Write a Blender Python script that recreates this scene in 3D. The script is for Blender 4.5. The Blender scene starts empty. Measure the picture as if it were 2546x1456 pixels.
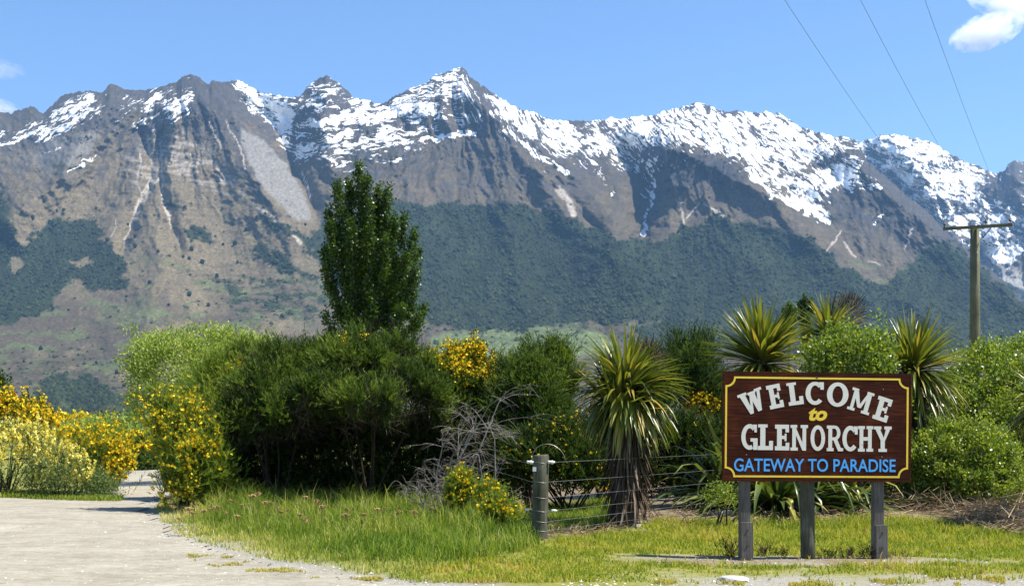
import bpy, math, random
import numpy as np
from mathutils import Vector, Matrix

# ------------------------------------------------------------------ camera, sky, sun, exposure
sc = bpy.context.scene
COL = sc.collection
rng = np.random.default_rng(11)
random.seed(5)
F, UC, VH, EYE = 3073.0, 1273.0, 1060.0, 1.6      # focal length and horizon row of the photograph (2546 px wide)

cam_d = bpy.data.cameras.new('camera')
cam = bpy.data.objects.new('camera', cam_d)
COL.objects.link(cam)
sc.camera = cam
cam.location = (0, 0, EYE)
cam.rotation_euler = (math.radians(90), 0, 0)
cam_d.sensor_width = 36.0
cam_d.lens = F / 2546 * 36.0
cam_d.shift_y = (VH - 728) / 2546
cam_d.clip_start = 0.1
cam_d.clip_end = 60000

SUN_EL, SUN_AZ = math.radians(60), math.radians(97)
world = bpy.data.worlds.new('World')
sc.world = world
world.use_nodes = True
wn = world.node_tree
sky_n = wn.nodes.new('ShaderNodeTexSky')
sky_n.sky_type = 'NISHITA'
sky_n.sun_disc = False
sky_n.sun_elevation = SUN_EL
sky_n.sun_rotation = SUN_AZ
sky_n.altitude = 300
sky_n.air_density = 1.0
sky_n.dust_density = 0.0
sky_n.ozone_density = 7.5
bg = wn.nodes['Background']
wn.links.new(sky_n.outputs[0], bg.inputs[0])
bg.inputs[1].default_value = 0.102

sun_d = bpy.data.lights.new('sun', 'SUN')
sun_d.energy = 5.0
sun_d.angle = math.radians(0.53)
sun_d.color = (1.0, 0.94, 0.83)
sun = bpy.data.objects.new('sun', sun_d)
COL.objects.link(sun)
sdir = Vector((math.sin(SUN_AZ) * math.cos(SUN_EL), math.cos(SUN_AZ) * math.cos(SUN_EL), math.sin(SUN_EL)))
sun.rotation_euler = sdir.to_track_quat('Z', 'Y').to_euler()
sun.location = (20, -5, 40)

sc.view_settings.view_transform = 'Standard'
sc.view_settings.look = 'None'
sc.view_settings.exposure = 0.98
sc.view_settings.gamma = 1.0
sc.view_settings.use_curve_mapping = False
sc.render.engine = 'CYCLES'
cy = sc.cycles
cy.use_denoising = True
cy.max_bounces = 10
cy.diffuse_bounces = 3
cy.glossy_bounces = 2
cy.transmission_bounces = 4
cy.transparent_max_bounces = 8
cy.volume_bounces = 6
cy.sample_clamp_indirect = 4.0

# ------------------------------------------------------------------ helpers
def at(u, v, Y):
    return ((u - UC) / F * Y, Y, EYE + (VH - v) / F * Y)

def gnd(u, v):
    Y = EYE * F / (v - VH)
    return ((u - UC) / F * Y, Y)

_perm = np.random.default_rng(3).permutation(256)
_perm = np.concatenate([_perm, _perm])
_ga = np.random.default_rng(4).uniform(0, 2 * math.pi, 256)
_gx, _gy = np.cos(_ga), np.sin(_ga)

def noise(x, y, seed=0):
    x = np.asarray(x, float) + seed * 17.31
    y = np.asarray(y, float) + seed * 9.77
    xi = np.floor(x).astype(np.int64); yi = np.floor(y).astype(np.int64)
    xf = x - xi; yf = y - yi
    xi &= 255; yi &= 255
    def g(ax, ay, fx, fy):
        h = _perm[_perm[ax & 255] + (ay & 255)]
        return _gx[h] * fx + _gy[h] * fy
    su = xf * xf * xf * (xf * (xf * 6 - 15) + 10)
    sv = yf * yf * yf * (yf * (yf * 6 - 15) + 10)
    a = g(xi, yi, xf, yf); b = g(xi + 1, yi, xf - 1, yf)
    c = g(xi, yi + 1, xf, yf - 1); d = g(xi + 1, yi + 1, xf - 1, yf - 1)
    return 1.45 * (a + su * (b - a) + sv * ((c + su * (d - c)) - (a + su * (b - a))))

def fbm(x, y, seed=0, octv=4, gain=0.5):
    t = 0; a = 1.0; n = 0
    for k in range(octv):
        t = t + a * noise(x * 2 ** k, y * 2 ** k, seed + k * 3)
        n += a; a *= gain
    return t / n * 1.5

def ridged(x, y, seed=0, octv=4, gain=0.5):
    t = 0; a = 1.0; n = 0
    for k in range(octv):
        t = t + a * (1 - 2 * np.abs(noise(x * 2 ** k, y * 2 ** k, seed + k * 3)))
        n += a; a *= gain
    return t / n

def sst(a, b, x):
    t = np.clip((x - a) / (b - a), 0, 1)
    return t * t * (3 - 2 * t)

def seg_dist(pts, x, y):
    d = np.full(np.shape(x), 1e9)
    for (x0, y0), (x1, y1) in zip(pts[:-1], pts[1:]):
        dx, dy = x1 - x0, y1 - y0
        L = dx * dx + dy * dy + 1e-12
        t = np.clip(((x - x0) * dx + (y - y0) * dy) / L, 0, 1)
        d = np.minimum(d, np.hypot(x - x0 - t * dx, y - y0 - t * dy))
    return d

def inside(poly, x, y):
    r = np.zeros(np.shape(x), bool)
    p = list(poly)
    for (x0, y0), (x1, y1) in zip(p, p[1:] + p[:1]):
        if y0 == y1:
            continue
        c = ((y0 > y) != (y1 > y)) & (x < (x1 - x0) * (y - y0) / (y1 - y0) + x0)
        r ^= c
    return r

def sdist(poly, x, y):
    """signed distance, positive inside; far points are cut short"""
    d = seg_dist(list(poly) + [poly[0]], x, y)
    return np.where(inside(poly, x, y), d, -d)

def tag(o, label=None, cat=None, group=None, kind=None):
    if label: o['label'] = label
    if cat: o['category'] = cat
    if group: o['group'] = group
    if kind: o['kind'] = kind
    return o

def empty(name, loc=(0, 0, 0), rz=0.0, parent=None):
    o = bpy.data.objects.new(name, None)
    o.empty_display_size = 0.2
    COL.objects.link(o)
    o.location = loc
    o.rotation_euler = (0, 0, rz)
    if parent: o.parent = parent
    return o

def build(name, V, faces, mat, smooth=False, tint=None, col=None, vecs=None):
    """mesh data from a vertex array and one or several (n, k) face arrays"""
    me = bpy.data.meshes.new(name)
    V = np.ascontiguousarray(V, np.float32)
    if not isinstance(faces, list): faces = [faces]
    faces = [np.asarray(f, np.int32) for f in faces if len(f)]
    loops = np.concatenate([f.ravel() for f in faces])
    tot = np.concatenate([np.full(len(f), f.shape[1], np.int32) for f in faces])
    start = np.concatenate([[0], np.cumsum(tot)[:-1]]).astype(np.int32)
    me.vertices.add(len(V)); me.vertices.foreach_set('co', V.ravel())
    me.loops.add(len(loops)); me.loops.foreach_set('vertex_index', loops)
    me.polygons.add(len(tot)); me.polygons.foreach_set('loop_start', start)
    if smooth:
        me.polygons.foreach_set('use_smooth', np.ones(len(tot), bool))
    if tint is not None:
        a = me.attributes.new('tint', 'FLOAT', 'POINT')
        a.data.foreach_set('value', np.ascontiguousarray(tint, np.float32))
    if col is not None:
        a = me.attributes.new('Col', 'FLOAT_COLOR', 'POINT')
        c4 = np.ones((len(V), 4), np.float32); c4[:, :3] = col
        a.data.foreach_set('color', c4.ravel())
    for k_, v_ in (vecs or {}).items():
        a = me.attributes.new(k_, 'FLOAT_VECTOR', 'POINT')
        a.data.foreach_set('vector', np.ascontiguousarray(v_, np.float32).ravel())
    me.update(calc_edges=True)
    me.validate(clean_customdata=False)
    if mat: me.materials.append(mat)
    return me

def obj(name, me, parent=None, loc=None, kind=None, label=None):
    o = bpy.data.objects.new(name, me)
    COL.objects.link(o)
    if parent: o.parent = parent
    if loc is not None: o.location = loc
    if kind: o['kind'] = kind
    if label: o['label'] = label
    return o

def grid_faces(nu, nv):
    i = np.arange(nu * nv).reshape(nv, nu)
    return np.stack([i[:-1, :-1].ravel(), i[:-1, 1:].ravel(), i[1:, 1:].ravel(), i[1:, :-1].ravel()], 1)

class MB:
    """collects simple shapes and links them as one mesh"""
    def __init__(s): s.V = []; s.F = []; s.n = 0
    def add(s, V, Fs):
        V = [tuple(v) for v in V]
        s.V += V; s.F += [[i + s.n for i in f] for f in Fs]; s.n += len(V)
    def box(s, c, size, M=None, bev=0.0, taper=1.0):
        hx, hy, hz = size[0] / 2, size[1] / 2, size[2] / 2
        b = min(bev, hx * .9, hy * .9)
        if b > 0:
            ring = [(-hx + b, -hy), (hx - b, -hy), (hx, -hy + b), (hx, hy - b), (hx - b, hy), (-hx + b, hy), (-hx, hy - b), (-hx, -hy + b)]
        else:
            ring = [(-hx, -hy), (hx, -hy), (hx, hy), (-hx, hy)]
        n = len(ring); V = []
        for z, t in ((-hz, 1.0), (hz, taper)):
            V += [Vector((x * t, y * t, z)) for x, y in ring]
        Fs = [list(range(n))[::-1], list(range(n, 2 * n))] + [[i, (i + 1) % n, n + (i + 1) % n, n + i] for i in range(n)]
        M = M or Matrix.Identity(3)
        s.add([M @ v + Vector(c) for v in V], Fs)
    def tube(s, pts, rad, k=6, cap=True):
        pts = [Vector(p) for p in pts]
        if not hasattr(rad, '__len__'): rad = [rad] * len(pts)
        V = []; up = Vector((0.31, 0.17, 0.93))
        for i, p in enumerate(pts):
            t = (pts[min(i + 1, len(pts) - 1)] - pts[max(i - 1, 0)])
            t = t.normalized() if t.length > 1e-9 else Vector((0, 0, 1))
            a = t.cross(up)
            if a.length < 1e-3: a = t.cross(Vector((1, 0, 0)))
            a.normalize(); b = t.cross(a)
            for j in range(k):
                w = 2 * math.pi * j / k
                V.append(p + (a * math.cos(w) + b * math.sin(w)) * rad[i])
        Fs = []
        for i in range(len(pts) - 1):
            for j in range(k):
                Fs.append([i * k + j, i * k + (j + 1) % k, (i + 1) * k + (j + 1) % k, (i + 1) * k + j])
        if cap:
            Fs.append(list(range(k))[::-1]); Fs.append([(len(pts) - 1) * k + j for j in range(k)])
        s.add(V, Fs)
    def mesh(s, name, mat, smooth=False):
        me = bpy.data.meshes.new(name)
        me.from_pydata(s.V, [], s.F); me.update()
        if smooth:
            me.polygons.foreach_set('use_smooth', np.ones(len(me.polygons), bool))
        me.materials.append(mat)
        return me
    def build(s, name, mat, parent=None, smooth=False, kind=None, label=None, loc=None):
        return obj(name, s.mesh(name, mat, smooth), parent, loc, kind, label)

# ------------------------------------------------------------------ materials
def new_mat(name):
    m = bpy.data.materials.new(name); m.use_nodes = True
    nt = m.node_tree
    return m, nt, nt.nodes['Principled BSDF']

def c4(c): return (c[0], c[1], c[2], 1.0)

def ramp(nt, src, stops):
    r = nt.nodes.new('ShaderNodeValToRGB')
    e = r.color_ramp.elements
    while len(e) < len(stops): e.new(0.5)
    for k, (p, c) in enumerate(stops):
        e[k].position = p; e[k].color = c4(c)
    nt.links.new(src, r.inputs[0])
    return r.outputs[0]

def nz(nt, scale, detail=4, rough=0.55, coord='Object', vec=None, dist=0.0):
    n = nt.nodes.new('ShaderNodeTexNoise')
    n.inputs['Scale'].default_value = scale; n.inputs['Detail'].default_value = detail
    n.inputs['Roughness'].default_value = rough; n.inputs['Distortion'].default_value = dist
    if vec is None:
        t = nt.nodes.new('ShaderNodeTexCoord'); vec = t.outputs[coord]
    nt.links.new(vec, n.inputs['Vector'])
    return n.outputs['Fac']

def scaled(nt, s, coord='Object'):
    t = nt.nodes.new('ShaderNodeTexCoord'); m = nt.nodes.new('ShaderNodeMapping')
    m.inputs['Scale'].default_value = s
    nt.links.new(t.outputs[coord], m.inputs['Vector'])
    return m.outputs['Vector']

def bump(nt, p, src, strength=0.4, dist=0.01):
    b = nt.nodes.new('ShaderNodeBump')
    b.inputs['Strength'].default_value = strength; b.inputs['Distance'].default_value = dist
    nt.links.new(src, b.inputs['Height']); nt.links.new(b.outputs[0], p.inputs['Normal'])

def noise_mat(name, stops, scale, rough=0.8, vec=None, bump_s=0.0, bump_d=0.01, detail=5, spec=0.3):
    m, nt, p = new_mat(name)
    v = scaled(nt, vec) if vec else None
    f = nz(nt, scale, detail, 0.6, vec=v)
    nt.links.new(ramp(nt, f, stops), p.inputs['Base Color'])
    p.inputs['Roughness'].default_value = rough
    p.inputs['Specular IOR Level'].default_value = spec
    if bump_s: bump(nt, p, f, bump_s, bump_d)
    return m

def leaf_mat(name, stops, trans=0.35, rough=0.45, spec=0.35, tcol=None, obj_rand=False):
    """colour from the tint of each leaf; light passes through"""
    m, nt, p = new_mat(name)
    if obj_rand:
        oi = nt.nodes.new('ShaderNodeObjectInfo'); src = oi.outputs['Random']
    else:
        a = nt.nodes.new('ShaderNodeAttribute'); a.attribute_name = 'tint'; src = a.outputs['Fac']
    c = ramp(nt, src, stops)
    nt.links.new(c, p.inputs['Base Color'])
    p.inputs['Roughness'].default_value = rough
    p.inputs['Specular IOR Level'].default_value = spec
    if trans > 0:
        t = nt.nodes.new('ShaderNodeBsdfTranslucent')
        mm = nt.nodes.new('ShaderNodeMix'); mm.data_type = 'RGBA'; mm.blend_type = 'MULTIPLY'
        mm.inputs[0].default_value = 1.0
        nt.links.new(c, mm.inputs[6]); mm.inputs[7].default_value = c4(tcol or (1.3, 1.35, 0.7))
        nt.links.new(mm.outputs[2], t.inputs[0])
        mx = nt.nodes.new('ShaderNodeMixShader'); mx.inputs[0].default_value = trans
        nt.links.new(p.outputs[0], mx.inputs[1]); nt.links.new(t.outputs[0], mx.inputs[2])
        nt.links.new(mx.outputs[0], nt.nodes['Material Output'].inputs[0])
    return m

M = {}
M['broom'] = leaf_mat('broom_green', [(0, (.014, .031, .006)), (.45, (.050, .090, .015)), (1, (.19, .255, .040))], .33, .65, .12)
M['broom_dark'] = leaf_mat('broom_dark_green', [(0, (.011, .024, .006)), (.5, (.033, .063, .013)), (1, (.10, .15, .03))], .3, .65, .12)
M['broom_light'] = leaf_mat('broom_light_green', [(0, (.06, .105, .015)), (.5, (.15, .21, .03)), (1, (.30, .35, .06))], .38, .65, .12)
M['lupin'] = leaf_mat('lupin_leaf', [(0, (.055, .095, .025)), (.5, (.12, .175, .05)), (1, (.22, .27, .09))], .3, .6)
M['olive'] = leaf_mat('pale_leaf', [(0, (.08, .13, .02)), (.5, (.235, .305, .05)), (1, (.44, .48, .13))], .38, .45, .35)
M['glossy'] = leaf_mat('glossy_leaf', [(0, (.055, .10, .012)), (.5, (.17, .235, .027)), (1, (.40, .44, .06))], .4, .33, .45)
M['poplar'] = leaf_mat('poplar_leaf', [(0, (.018, .042, .006)), (.5, (.05, .10, .010)), (1, (.13, .19, .022))], .38, .36, .4)
M['flower'] = leaf_mat('broom_flower', [(0, (.80, .48, .008)), (.5, (.92, .66, .014)), (1, (.95, .77, .05))], .3, .6, .2, (1.1, 1.0, .6))
M['lupin_flower'] = leaf_mat('lupin_flower', [(0, (.75, .62, .06)), (.5, (.86, .77, .16)), (1, (.9, .85, .35))], .3, .6, .2, (1.1, 1.05, .8))
M['cabbage'] = leaf_mat('cabbage_leaf', [(0, (.035, .06, .010)), (.45, (.135, .165, .022)), (.8, (.26, .255, .04)), (.93, (.30, .24, .05)), (1, (.42, .28, .05))], .3, .33, .5)
M['cabbage_one'] = leaf_mat('cabbage_blade', [(0, (.035, .06, .010)), (.45, (.14, .17, .022)), (.8, (.27, .265, .04)), (.93, (.31, .25, .05)), (1, (.44, .29, .05))], .3, .33, .5, obj_rand=True)
M['dead_leaf'] = leaf_mat('dead_leaf', [(0, (.035, .022, .014)), (.6, (.09, .06, .038)), (1, (.22, .17, .12))], .12, .8, .2, (1, .9, .7))
M['dead_blade'] = leaf_mat('dead_blade', [(0, (.04, .024, .015)), (.6, (.10, .07, .045)), (1, (.25, .20, .15))], .12, .8, .2, (1, .9, .7), obj_rand=True)
M['flax'] = leaf_mat('flax_leaf', [(0, (.035, .065, .015)), (.5, (.10, .145, .03)), (.85, (.22, .24, .05)), (1, (.40, .32, .07))], .22, .33, .5, obj_rand=True)
M['flax_tint'] = leaf_mat('flax_leaf_mass', [(0, (.03, .055, .015)), (.5, (.06, .095, .025)), (1, (.16, .17, .045))], .22, .33, .5)
M['grass'] = leaf_mat('grass_blade', [(0, (.06, .12, .012)), (.35, (.15, .225, .026)), (.62, (.28, .315, .05)), (.8, (.44, .41, .13)), (1, (.62, .53, .25))], .42, .6, .15)
M['lawn'] = leaf_mat('lawn_blade', [(0, (.09, .15, .014)), (.4, (.22, .27, .028)), (.7, (.38, .37, .055)), (.85, (.45, .36, .09)), (1, (.50, .33, .14))], .42, .6, .15)
M['straw'] = leaf_mat('straw', [(0, (.10, .065, .04)), (.5, (.25, .18, .11)), (1, (.48, .39, .26))], .15, .75, .2, (1, .9, .7))
M['twig_dark'] = noise_mat('dark_twig', [(.3, (.018, .011, .008)), (.7, (.055, .036, .026))], 9, .85)  # brown twigs, colour darkened to deepen the shade inside the shrubs
M['twig_pale'] = noise_mat('dead_grey_twig', [(.3, (.13, .115, .098)), (.7, (.30, .27, .235))], 9, .8)
M['bark'] = noise_mat('grey_bark', [(.3, (.05, .042, .033)), (.7, (.17, .15, .125))], 6, .9, bump_s=.5)
M['cabbage_bark'] = noise_mat('cabbage_bark', [(.3, (.025, .019, .015)), (.7, (.11, .09, .075))], 5, .95, vec=(6, 6, 1.2), bump_s=.8, bump_d=.03)
M['seed_head'] = noise_mat('dry_seed_head', [(.3, (.30, .19, .075)), (.7, (.50, .35, .16))], 40, .9)
M['stem_green'] = noise_mat('plant_stem', [(.3, (.08, .10, .03)), (.7, (.18, .19, .07))], 20, .8)
M['rock'] = noise_mat('pale_stone', [(.3, (.30, .29, .27)), (.7, (.58, .56, .52))], 7, .9, bump_s=.5)
M['pebble'] = leaf_mat('pebbles', [(0, (.13, .125, .115)), (.4, (.36, .34, .31)), (1, (.62, .60, .55))], 0, .85, .2)
M['tree_far'] = leaf_mat('far_forest', [(0, (.010, .015, .009)), (.5, (.020, .029, .014)), (1, (.045, .055, .024))], 0, .9, .1)
M['wire'] = noise_mat('galvanised_wire', [(.3, (.20, .20, .19)), (.7, (.36, .36, .34))], 30, .45, spec=.5)
M['wire'].node_tree.nodes['Principled BSDF'].inputs['Metallic'].default_value = .6
M['cable'] = noise_mat('power_cable', [(.3, (.10, .11, .14)), (.7, (.16, .17, .2))], 10, .6)
M['insul'] = noise_mat('white_insulator', [(.3, (.6, .58, .52)), (.7, (.8, .79, .75))], 20, .35, spec=.5)
M['insul_dark'] = noise_mat('brown_insulator', [(.3, (.03, .018, .014)), (.7, (.07, .04, .03))], 20, .3, spec=.5)
M['steel'] = noise_mat('rusty_stake', [(.3, (.02, .016, .014)), (.7, (.07, .045, .03))], 20, .8)
M['bolt'] = noise_mat('bolt_head', [(.3, (.05, .04, .035)), (.7, (.14, .11, .09))], 60, .6)
M['stake_y'] = noise_mat('yellow_stake', [(.3, (.55, .42, .10)), (.7, (.72, .58, .2))], 12, .6)

def wood_mat(name, a, b, c, rough=.85, vert=True, sc_=1.0, moss=None):
    m, nt, p = new_mat(name)
    v = scaled(nt, (18 * sc_, 18 * sc_, 1.1 * sc_) if vert else (1.1 * sc_, 18 * sc_, 18 * sc_))
    f = nz(nt, 3.0, 8, .65, vec=v, dist=.6)
    g = nz(nt, 2.3, 4, .6)
    mix = nt.nodes.new('ShaderNodeMath'); mix.operation = 'MULTIPLY_ADD'
    nt.links.new(g, mix.inputs[0]); mix.inputs[1].default_value = .6
    sub = nt.nodes.new('ShaderNodeMath'); sub.operation = 'MULTIPLY_ADD'
    nt.links.new(f, sub.inputs[0]); sub.inputs[1].default_value = .8; sub.inputs[2].default_value = -.2
    nt.links.new(sub.outputs[0], mix.inputs[2])
    nt.links.new(ramp(nt, mix.outputs[0], [(.25, a), (.5, b), (.75, c)]), p.inputs['Base Color'])
    p.inputs['Roughness'].default_value = rough
    p.inputs['Specular IOR Level'].default_value = .25
    if name == 'brown_stained_board': p.inputs['Specular IOR Level'].default_value = .12
    bump(nt, p, f, .5, .006)
    return m
M['post'] = wood_mat('weathered_timber', (.045, .038, .032), (.11, .098, .085), (.20, .185, .165))
M['post_moss'] = wood_mat('weathered_round_post', (.022, .024, .015), (.075, .076, .05), (.18, .175, .135))
M['pole'] = wood_mat('utility_pole_timber', (.06, .062, .035), (.115, .115, .07), (.17, .165, .11))
M['board'] = wood_mat('brown_stained_board', (.012, .0028, .0012), (.042, .0095, .0035), (.115, .030, .010), .8, False, .9)
def paint(name, base, dark, amt=.5):
    m, nt, p = new_mat(name)
    f = nz(nt, 26, 6, .7)
    nt.links.new(ramp(nt, f, [(.28, dark), (.42, base), (1, base)]), p.inputs['Base Color'])
    p.inputs['Roughness'].default_value = .55
    bump(nt, p, f, .15, .002)
    return m
M['cream'] = paint('cream_paint', (.70, .67, .57), (.52, .47, .38))
M['yellow'] = paint('yellow_paint', (.80, .56, .035), (.55, .34, .02))
M['blue'] = paint('blue_paint', (.06, .36, .80), (.035, .20, .50))
# ------------------------------------------------------------------ mountains: one relief sheet per range
MAIN = [(-520,335),(-380,300),(-260,262),(-150,250),(-60,288),(0,283),(27,285),(82,269),(107,290),(112,281),(137,258),(155,242),(200,233),(228,228),(253,237),
 (262,226),(278,209),(296,219),(319,229),(351,228),(382,226),(410,217),(437,208),(455,196),(469,189),(492,193),(505,205),(519,212),(528,205),(555,209),
 (565,205),(596,205),(610,215),(637,228),(656,236),(683,241),(728,248),(747,242),(765,219),(792,199),(810,191),(833,203),(856,226),(864,228),(878,249),
 (909,253),(946,264),(964,256),(978,244),(1019,226),(1051,215),(1069,203),(1082,190),(1110,185),(1133,174),(1144,170),(1158,178),(1169,196),(1205,221),
 (1237,244),(1265,262),(1296,278),(1324,282),(1351,297),(1388,305),(1433,305),(1474,306),(1510,302),(1524,294),(1542,302),(1588,292),(1621,290),(1666,277),
 (1701,268),(1736,259),(1756,265),(1782,275),(1802,283),(1832,278),(1862,283),(1902,282),(1937,288),(1962,303),(1987,320),(2022,330),(2067,342),(2107,347),
 (2132,354),(2142,378),(2157,403),(2182,428),(2217,458),(2252,488),(2303,528),(2343,568),(2378,606),(2413,633),(2443,659),(2493,699),(2546,754),(2640,830),
 (2760,905),(2900,960),(3080,1000)]
FAR = [(1980,430),(2070,390),(2132,356),(2167,352),(2187,342),(2227,339),(2257,345),(2292,353),(2332,363),(2343,378),(2373,391),(2403,408),(2433,418),(2453,426),
 (2473,436),(2493,431),(2508,413),(2523,403),(2546,408),(2600,385),(2680,350),(2760,372),(2850,340),(2960,400),(3080,420)]

def polar_sheet(sil, u0, u1, nu, nv, vf, jag, seed):
    us = np.linspace(u0, u1, nu)
    R = np.interp(us, [p[0] for p in sil], [p[1] for p in sil])
    R = R - jag * (ridged(us / 26, us * 0 + .5, seed, 4, .6) - .1) - .5 * jag * (ridged(us / 8, us * 0 + .7, seed + 3, 2, .6) - .1)
    s = np.linspace(0, 1, nv)
    U = np.repeat(us[None, :], nv, 0)
    S = np.repeat(s[:, None], nu, 1)
    Vv = vf + (R[None, :] - vf) * S
    return us, R, U, S, Vv

def lerp(a, b, m): return a + (np.asarray(b)[None, None, :] - a) * m[..., None]

RIDGES = [  # polyline in picture degrees (as pixels), height towards the viewer, width
 ([(469,189),(520,270),(570,350),(620,430),(665,510),(720,580),(800,660)], .055, 150),
 ([(278,209),(250,290),(190,380),(120,470),(20,560)], .05, 110),
 ([(430,300),(425,400),(400,520),(380,640),(360,800)], .045, 170),
 ([(1040,290),(1000,380),(960,480),(990,600),(1010,760)], .045, 260),
 ([(1144,170),(1190,250),(1270,350),(1400,450),(1480,560),(1530,700)], .05, 150),
 ([(1690,370),(1690,450),(1640,540),(1540,680),(1450,800)], .05, 170),
 ([(1700,375),(1830,430),(1960,520),(2080,620),(2220,740),(2420,880)], .06, 130),
 ([(2132,354),(2182,428),(2300,530),(2440,665),(2600,820)], .05, 110),
 ([(810,191),(815,260),(790,310)], .03, 60),
 ([(1736,259),(1760,320),(1850,380)], .03, 100),
 ([(1820,540),(1900,700),(1980,860)], .035, 120),
 ([(1250,520),(1300,640),(1320,780)], .025, 110),
]
GULLIES = [
 ([(650,250),(700,340),(720,400),(765,490),(800,560),(830,700)], .06, 90),
 ([(1560,380),(1610,460),(1612,520),(1598,585)], .055, 60),
 ([(1598,585),(1560,680),(1500,800)], .02, 60),
 ([(2000,500),(2070,560),(2130,640),(2230,720)], .045, 70),
 ([(1380,440),(1430,500),(1490,570)], .03, 40),
 ([(350,330),(378,400),(372,470),(330,540),(305,620)], .02, 26),
 ([(400,330),(400,470),(420,540),(447,620)], .018, 22),
 ([(960,262),(1000,300)], .03, 60),
]
us, R, U, S, Vv = polar_sheet(MAIN, -430, 3020, 1150, 312, 1063, 7.0, 2)
warp = 60 * fbm(U / 260, Vv / 260, 31, 3); warp2 = 60 * fbm(U / 260, Vv / 260, 35, 3)
w1 = 13 * fbm(U / 40, Vv / 30, 41, 4, .6); w2 = 13 * fbm(U / 40, Vv / 30, 45, 4, .6)
Yr = 4700 + 2500 * np.clip((1060 - R) / 850, 0, 1.1)
Y = 2400 + (Yr[None, :] - 2400) * S ** .62
rel = 0
for pl, a, w in RIDGES:
    d = seg_dist(pl, U + warp * .5 + w1, Vv + warp2 * .5)
    rel = rel - a * np.clip(1 - d / w, 0, 1) ** 1.3
for pl, a, w in GULLIES:
    d = seg_dist(pl, U + w1 * .6, Vv + w2 * .6)
    rel = rel + a * np.clip(1 - d / w, 0, 1) ** 1.2
hi = sst(.30, .75, S)
# gullies and ribs fan out from the summits and run downhill
APEX = [(-160, 60, 330), (440, 60, 300), (1110, -20, 380), (1700, 120, 300), (2180, 230, 260), (2700, 700, 300)]
wsum = 0; rib1 = 0; rib2 = 0; rib3 = 0; fanm = 0; fanf = 0
for k_, (ax, ay, sg) in enumerate(APEX):
    th = np.arctan2(U + .6 * warp - ax, np.maximum(Vv + .6 * warp2 - ay, 5)); rr = np.hypot(U - ax, Vv - ay)
    w_ = np.exp(-((U - ax - .45 * (Vv - ay) * (1 if ax > 1300 else 0)) / sg) ** 2) + 1e-4
    thj = th + (w1 / np.maximum(rr, 60)) * .8
    rib1 = rib1 + w_ * ridged(th * 3.2, rr / 420, 5 + k_, 3, .5)
    rib2 = rib2 + w_ * ridged(thj * 10, rr / 170, 9 + k_, 4, .6)
    rib3 = rib3 + w_ * ridged(thj * 30, rr / 60, 13 + k_, 3, .62)
    fanm = fanm + w_ * fbm(thj * 16, rr / 75, 55 + k_, 4, .6)
    fanf = fanf + w_ * fbm(thj * 42, rr / 40, 57 + k_, 3, .6)
    wsum = wsum + w_
rib1, rib2, rib3, fanm, fanf = rib1 / wsum, rib2 / wsum, rib3 / wsum, fanm / wsum * 1.15, fanf / wsum * 1.15
rel = rel - .019 * rib1 * (.28 + .45 * sst(700, 950, U) + .40 * hi)
rel = rel - .0066 * rib2 * (.2 + .3 * sst(700, 950, U) + .75 * hi)
rel = rel - .0030 * rib3 * (.12 + 1.3 * sst(.5, .85, S))
fade = sst(1.0, .93, S) * .65 + .35
Y = Y * (1 + rel * fade * sst(0, .12, S))

# what covers the slopes
def pm(poly, soft=6, k=1.0):
    x, y = U + w1 * k, Vv + w2 * k
    px = [p[0] for p in poly]; py = [p[1] for p in poly]
    b = (x > min(px) - 60) & (x < max(px) + 60) & (y > min(py) - 60) & (y < max(py) + 60)
    m = np.zeros(U.shape)
    if b.any(): m[b] = sst(-soft, soft, sdist(poly, x[b], y[b]))
    return m
def lm(pl, w, k=.5):
    x, y = U + w1 * k, Vv + w2 * k
    px = [p[0] for p in pl]; py = [p[1] for p in pl]
    b = (x > min(px) - 40) & (x < max(px) + 40) & (y > min(py) - 40) & (y < max(py) + 40)
    m = np.zeros(U.shape)
    if b.any(): m[b] = sst(w, w * .45, seg_dist(pl, x[b], y[b]))
    return m
fine = fbm(U / 7, Vv / 5, 51, 3, .6)
mid = .75 * fanm + .3 * fbm(U / 34, Vv / 22, 55, 3, .6)
big = fbm(U / 150, Vv / 100, 59, 4, .55)
tus = np.array([.150, .122, .076]); heath = np.array([.082, .066, .047]); grn = np.array([.098, .122, .05])
rock = np.array([.062, .060, .063]); pale = np.array([.36, .32, .27]); scree = np.array([.20, .192, .18])
C = np.zeros(U.shape + (3,)) + tus
C = lerp(C, [.112, .090, .062], sst(-.2, .5, mid) * .8)
C = lerp(C, [.19, .16, .10], sst(.05, .6, -fanf) * .35)
right = sst(700, 900, U)
C = lerp(C, [.078, .067, .053], right * (.6 + .4 * sst(-.3, .4, mid + .3 * fine)))
low = sst(640, 800, Vv + 40 * big - 20 * right)
C = lerp(C, heath, low * sst(-.45, .15, big + .35 * mid + .12))
C = lerp(C, grn, sst(600, 700, Vv) * sst(1010, 900, Vv) * sst(.1, .45, fbm(U / 90, Vv / 26, 63, 4, .6) + .15 * mid) * .7)
C = lerp(C, [.12, .155, .065], pm([(1070,838),(1180,822),(1380,812),(1500,825),(1540,870),(1420,890),(1100,890)], 8) * .85)
C = lerp(C, [.115, .128, .06], pm([(250,760),(380,745),(430,790),(330,815),(240,800)], 14) * .45)
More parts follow.
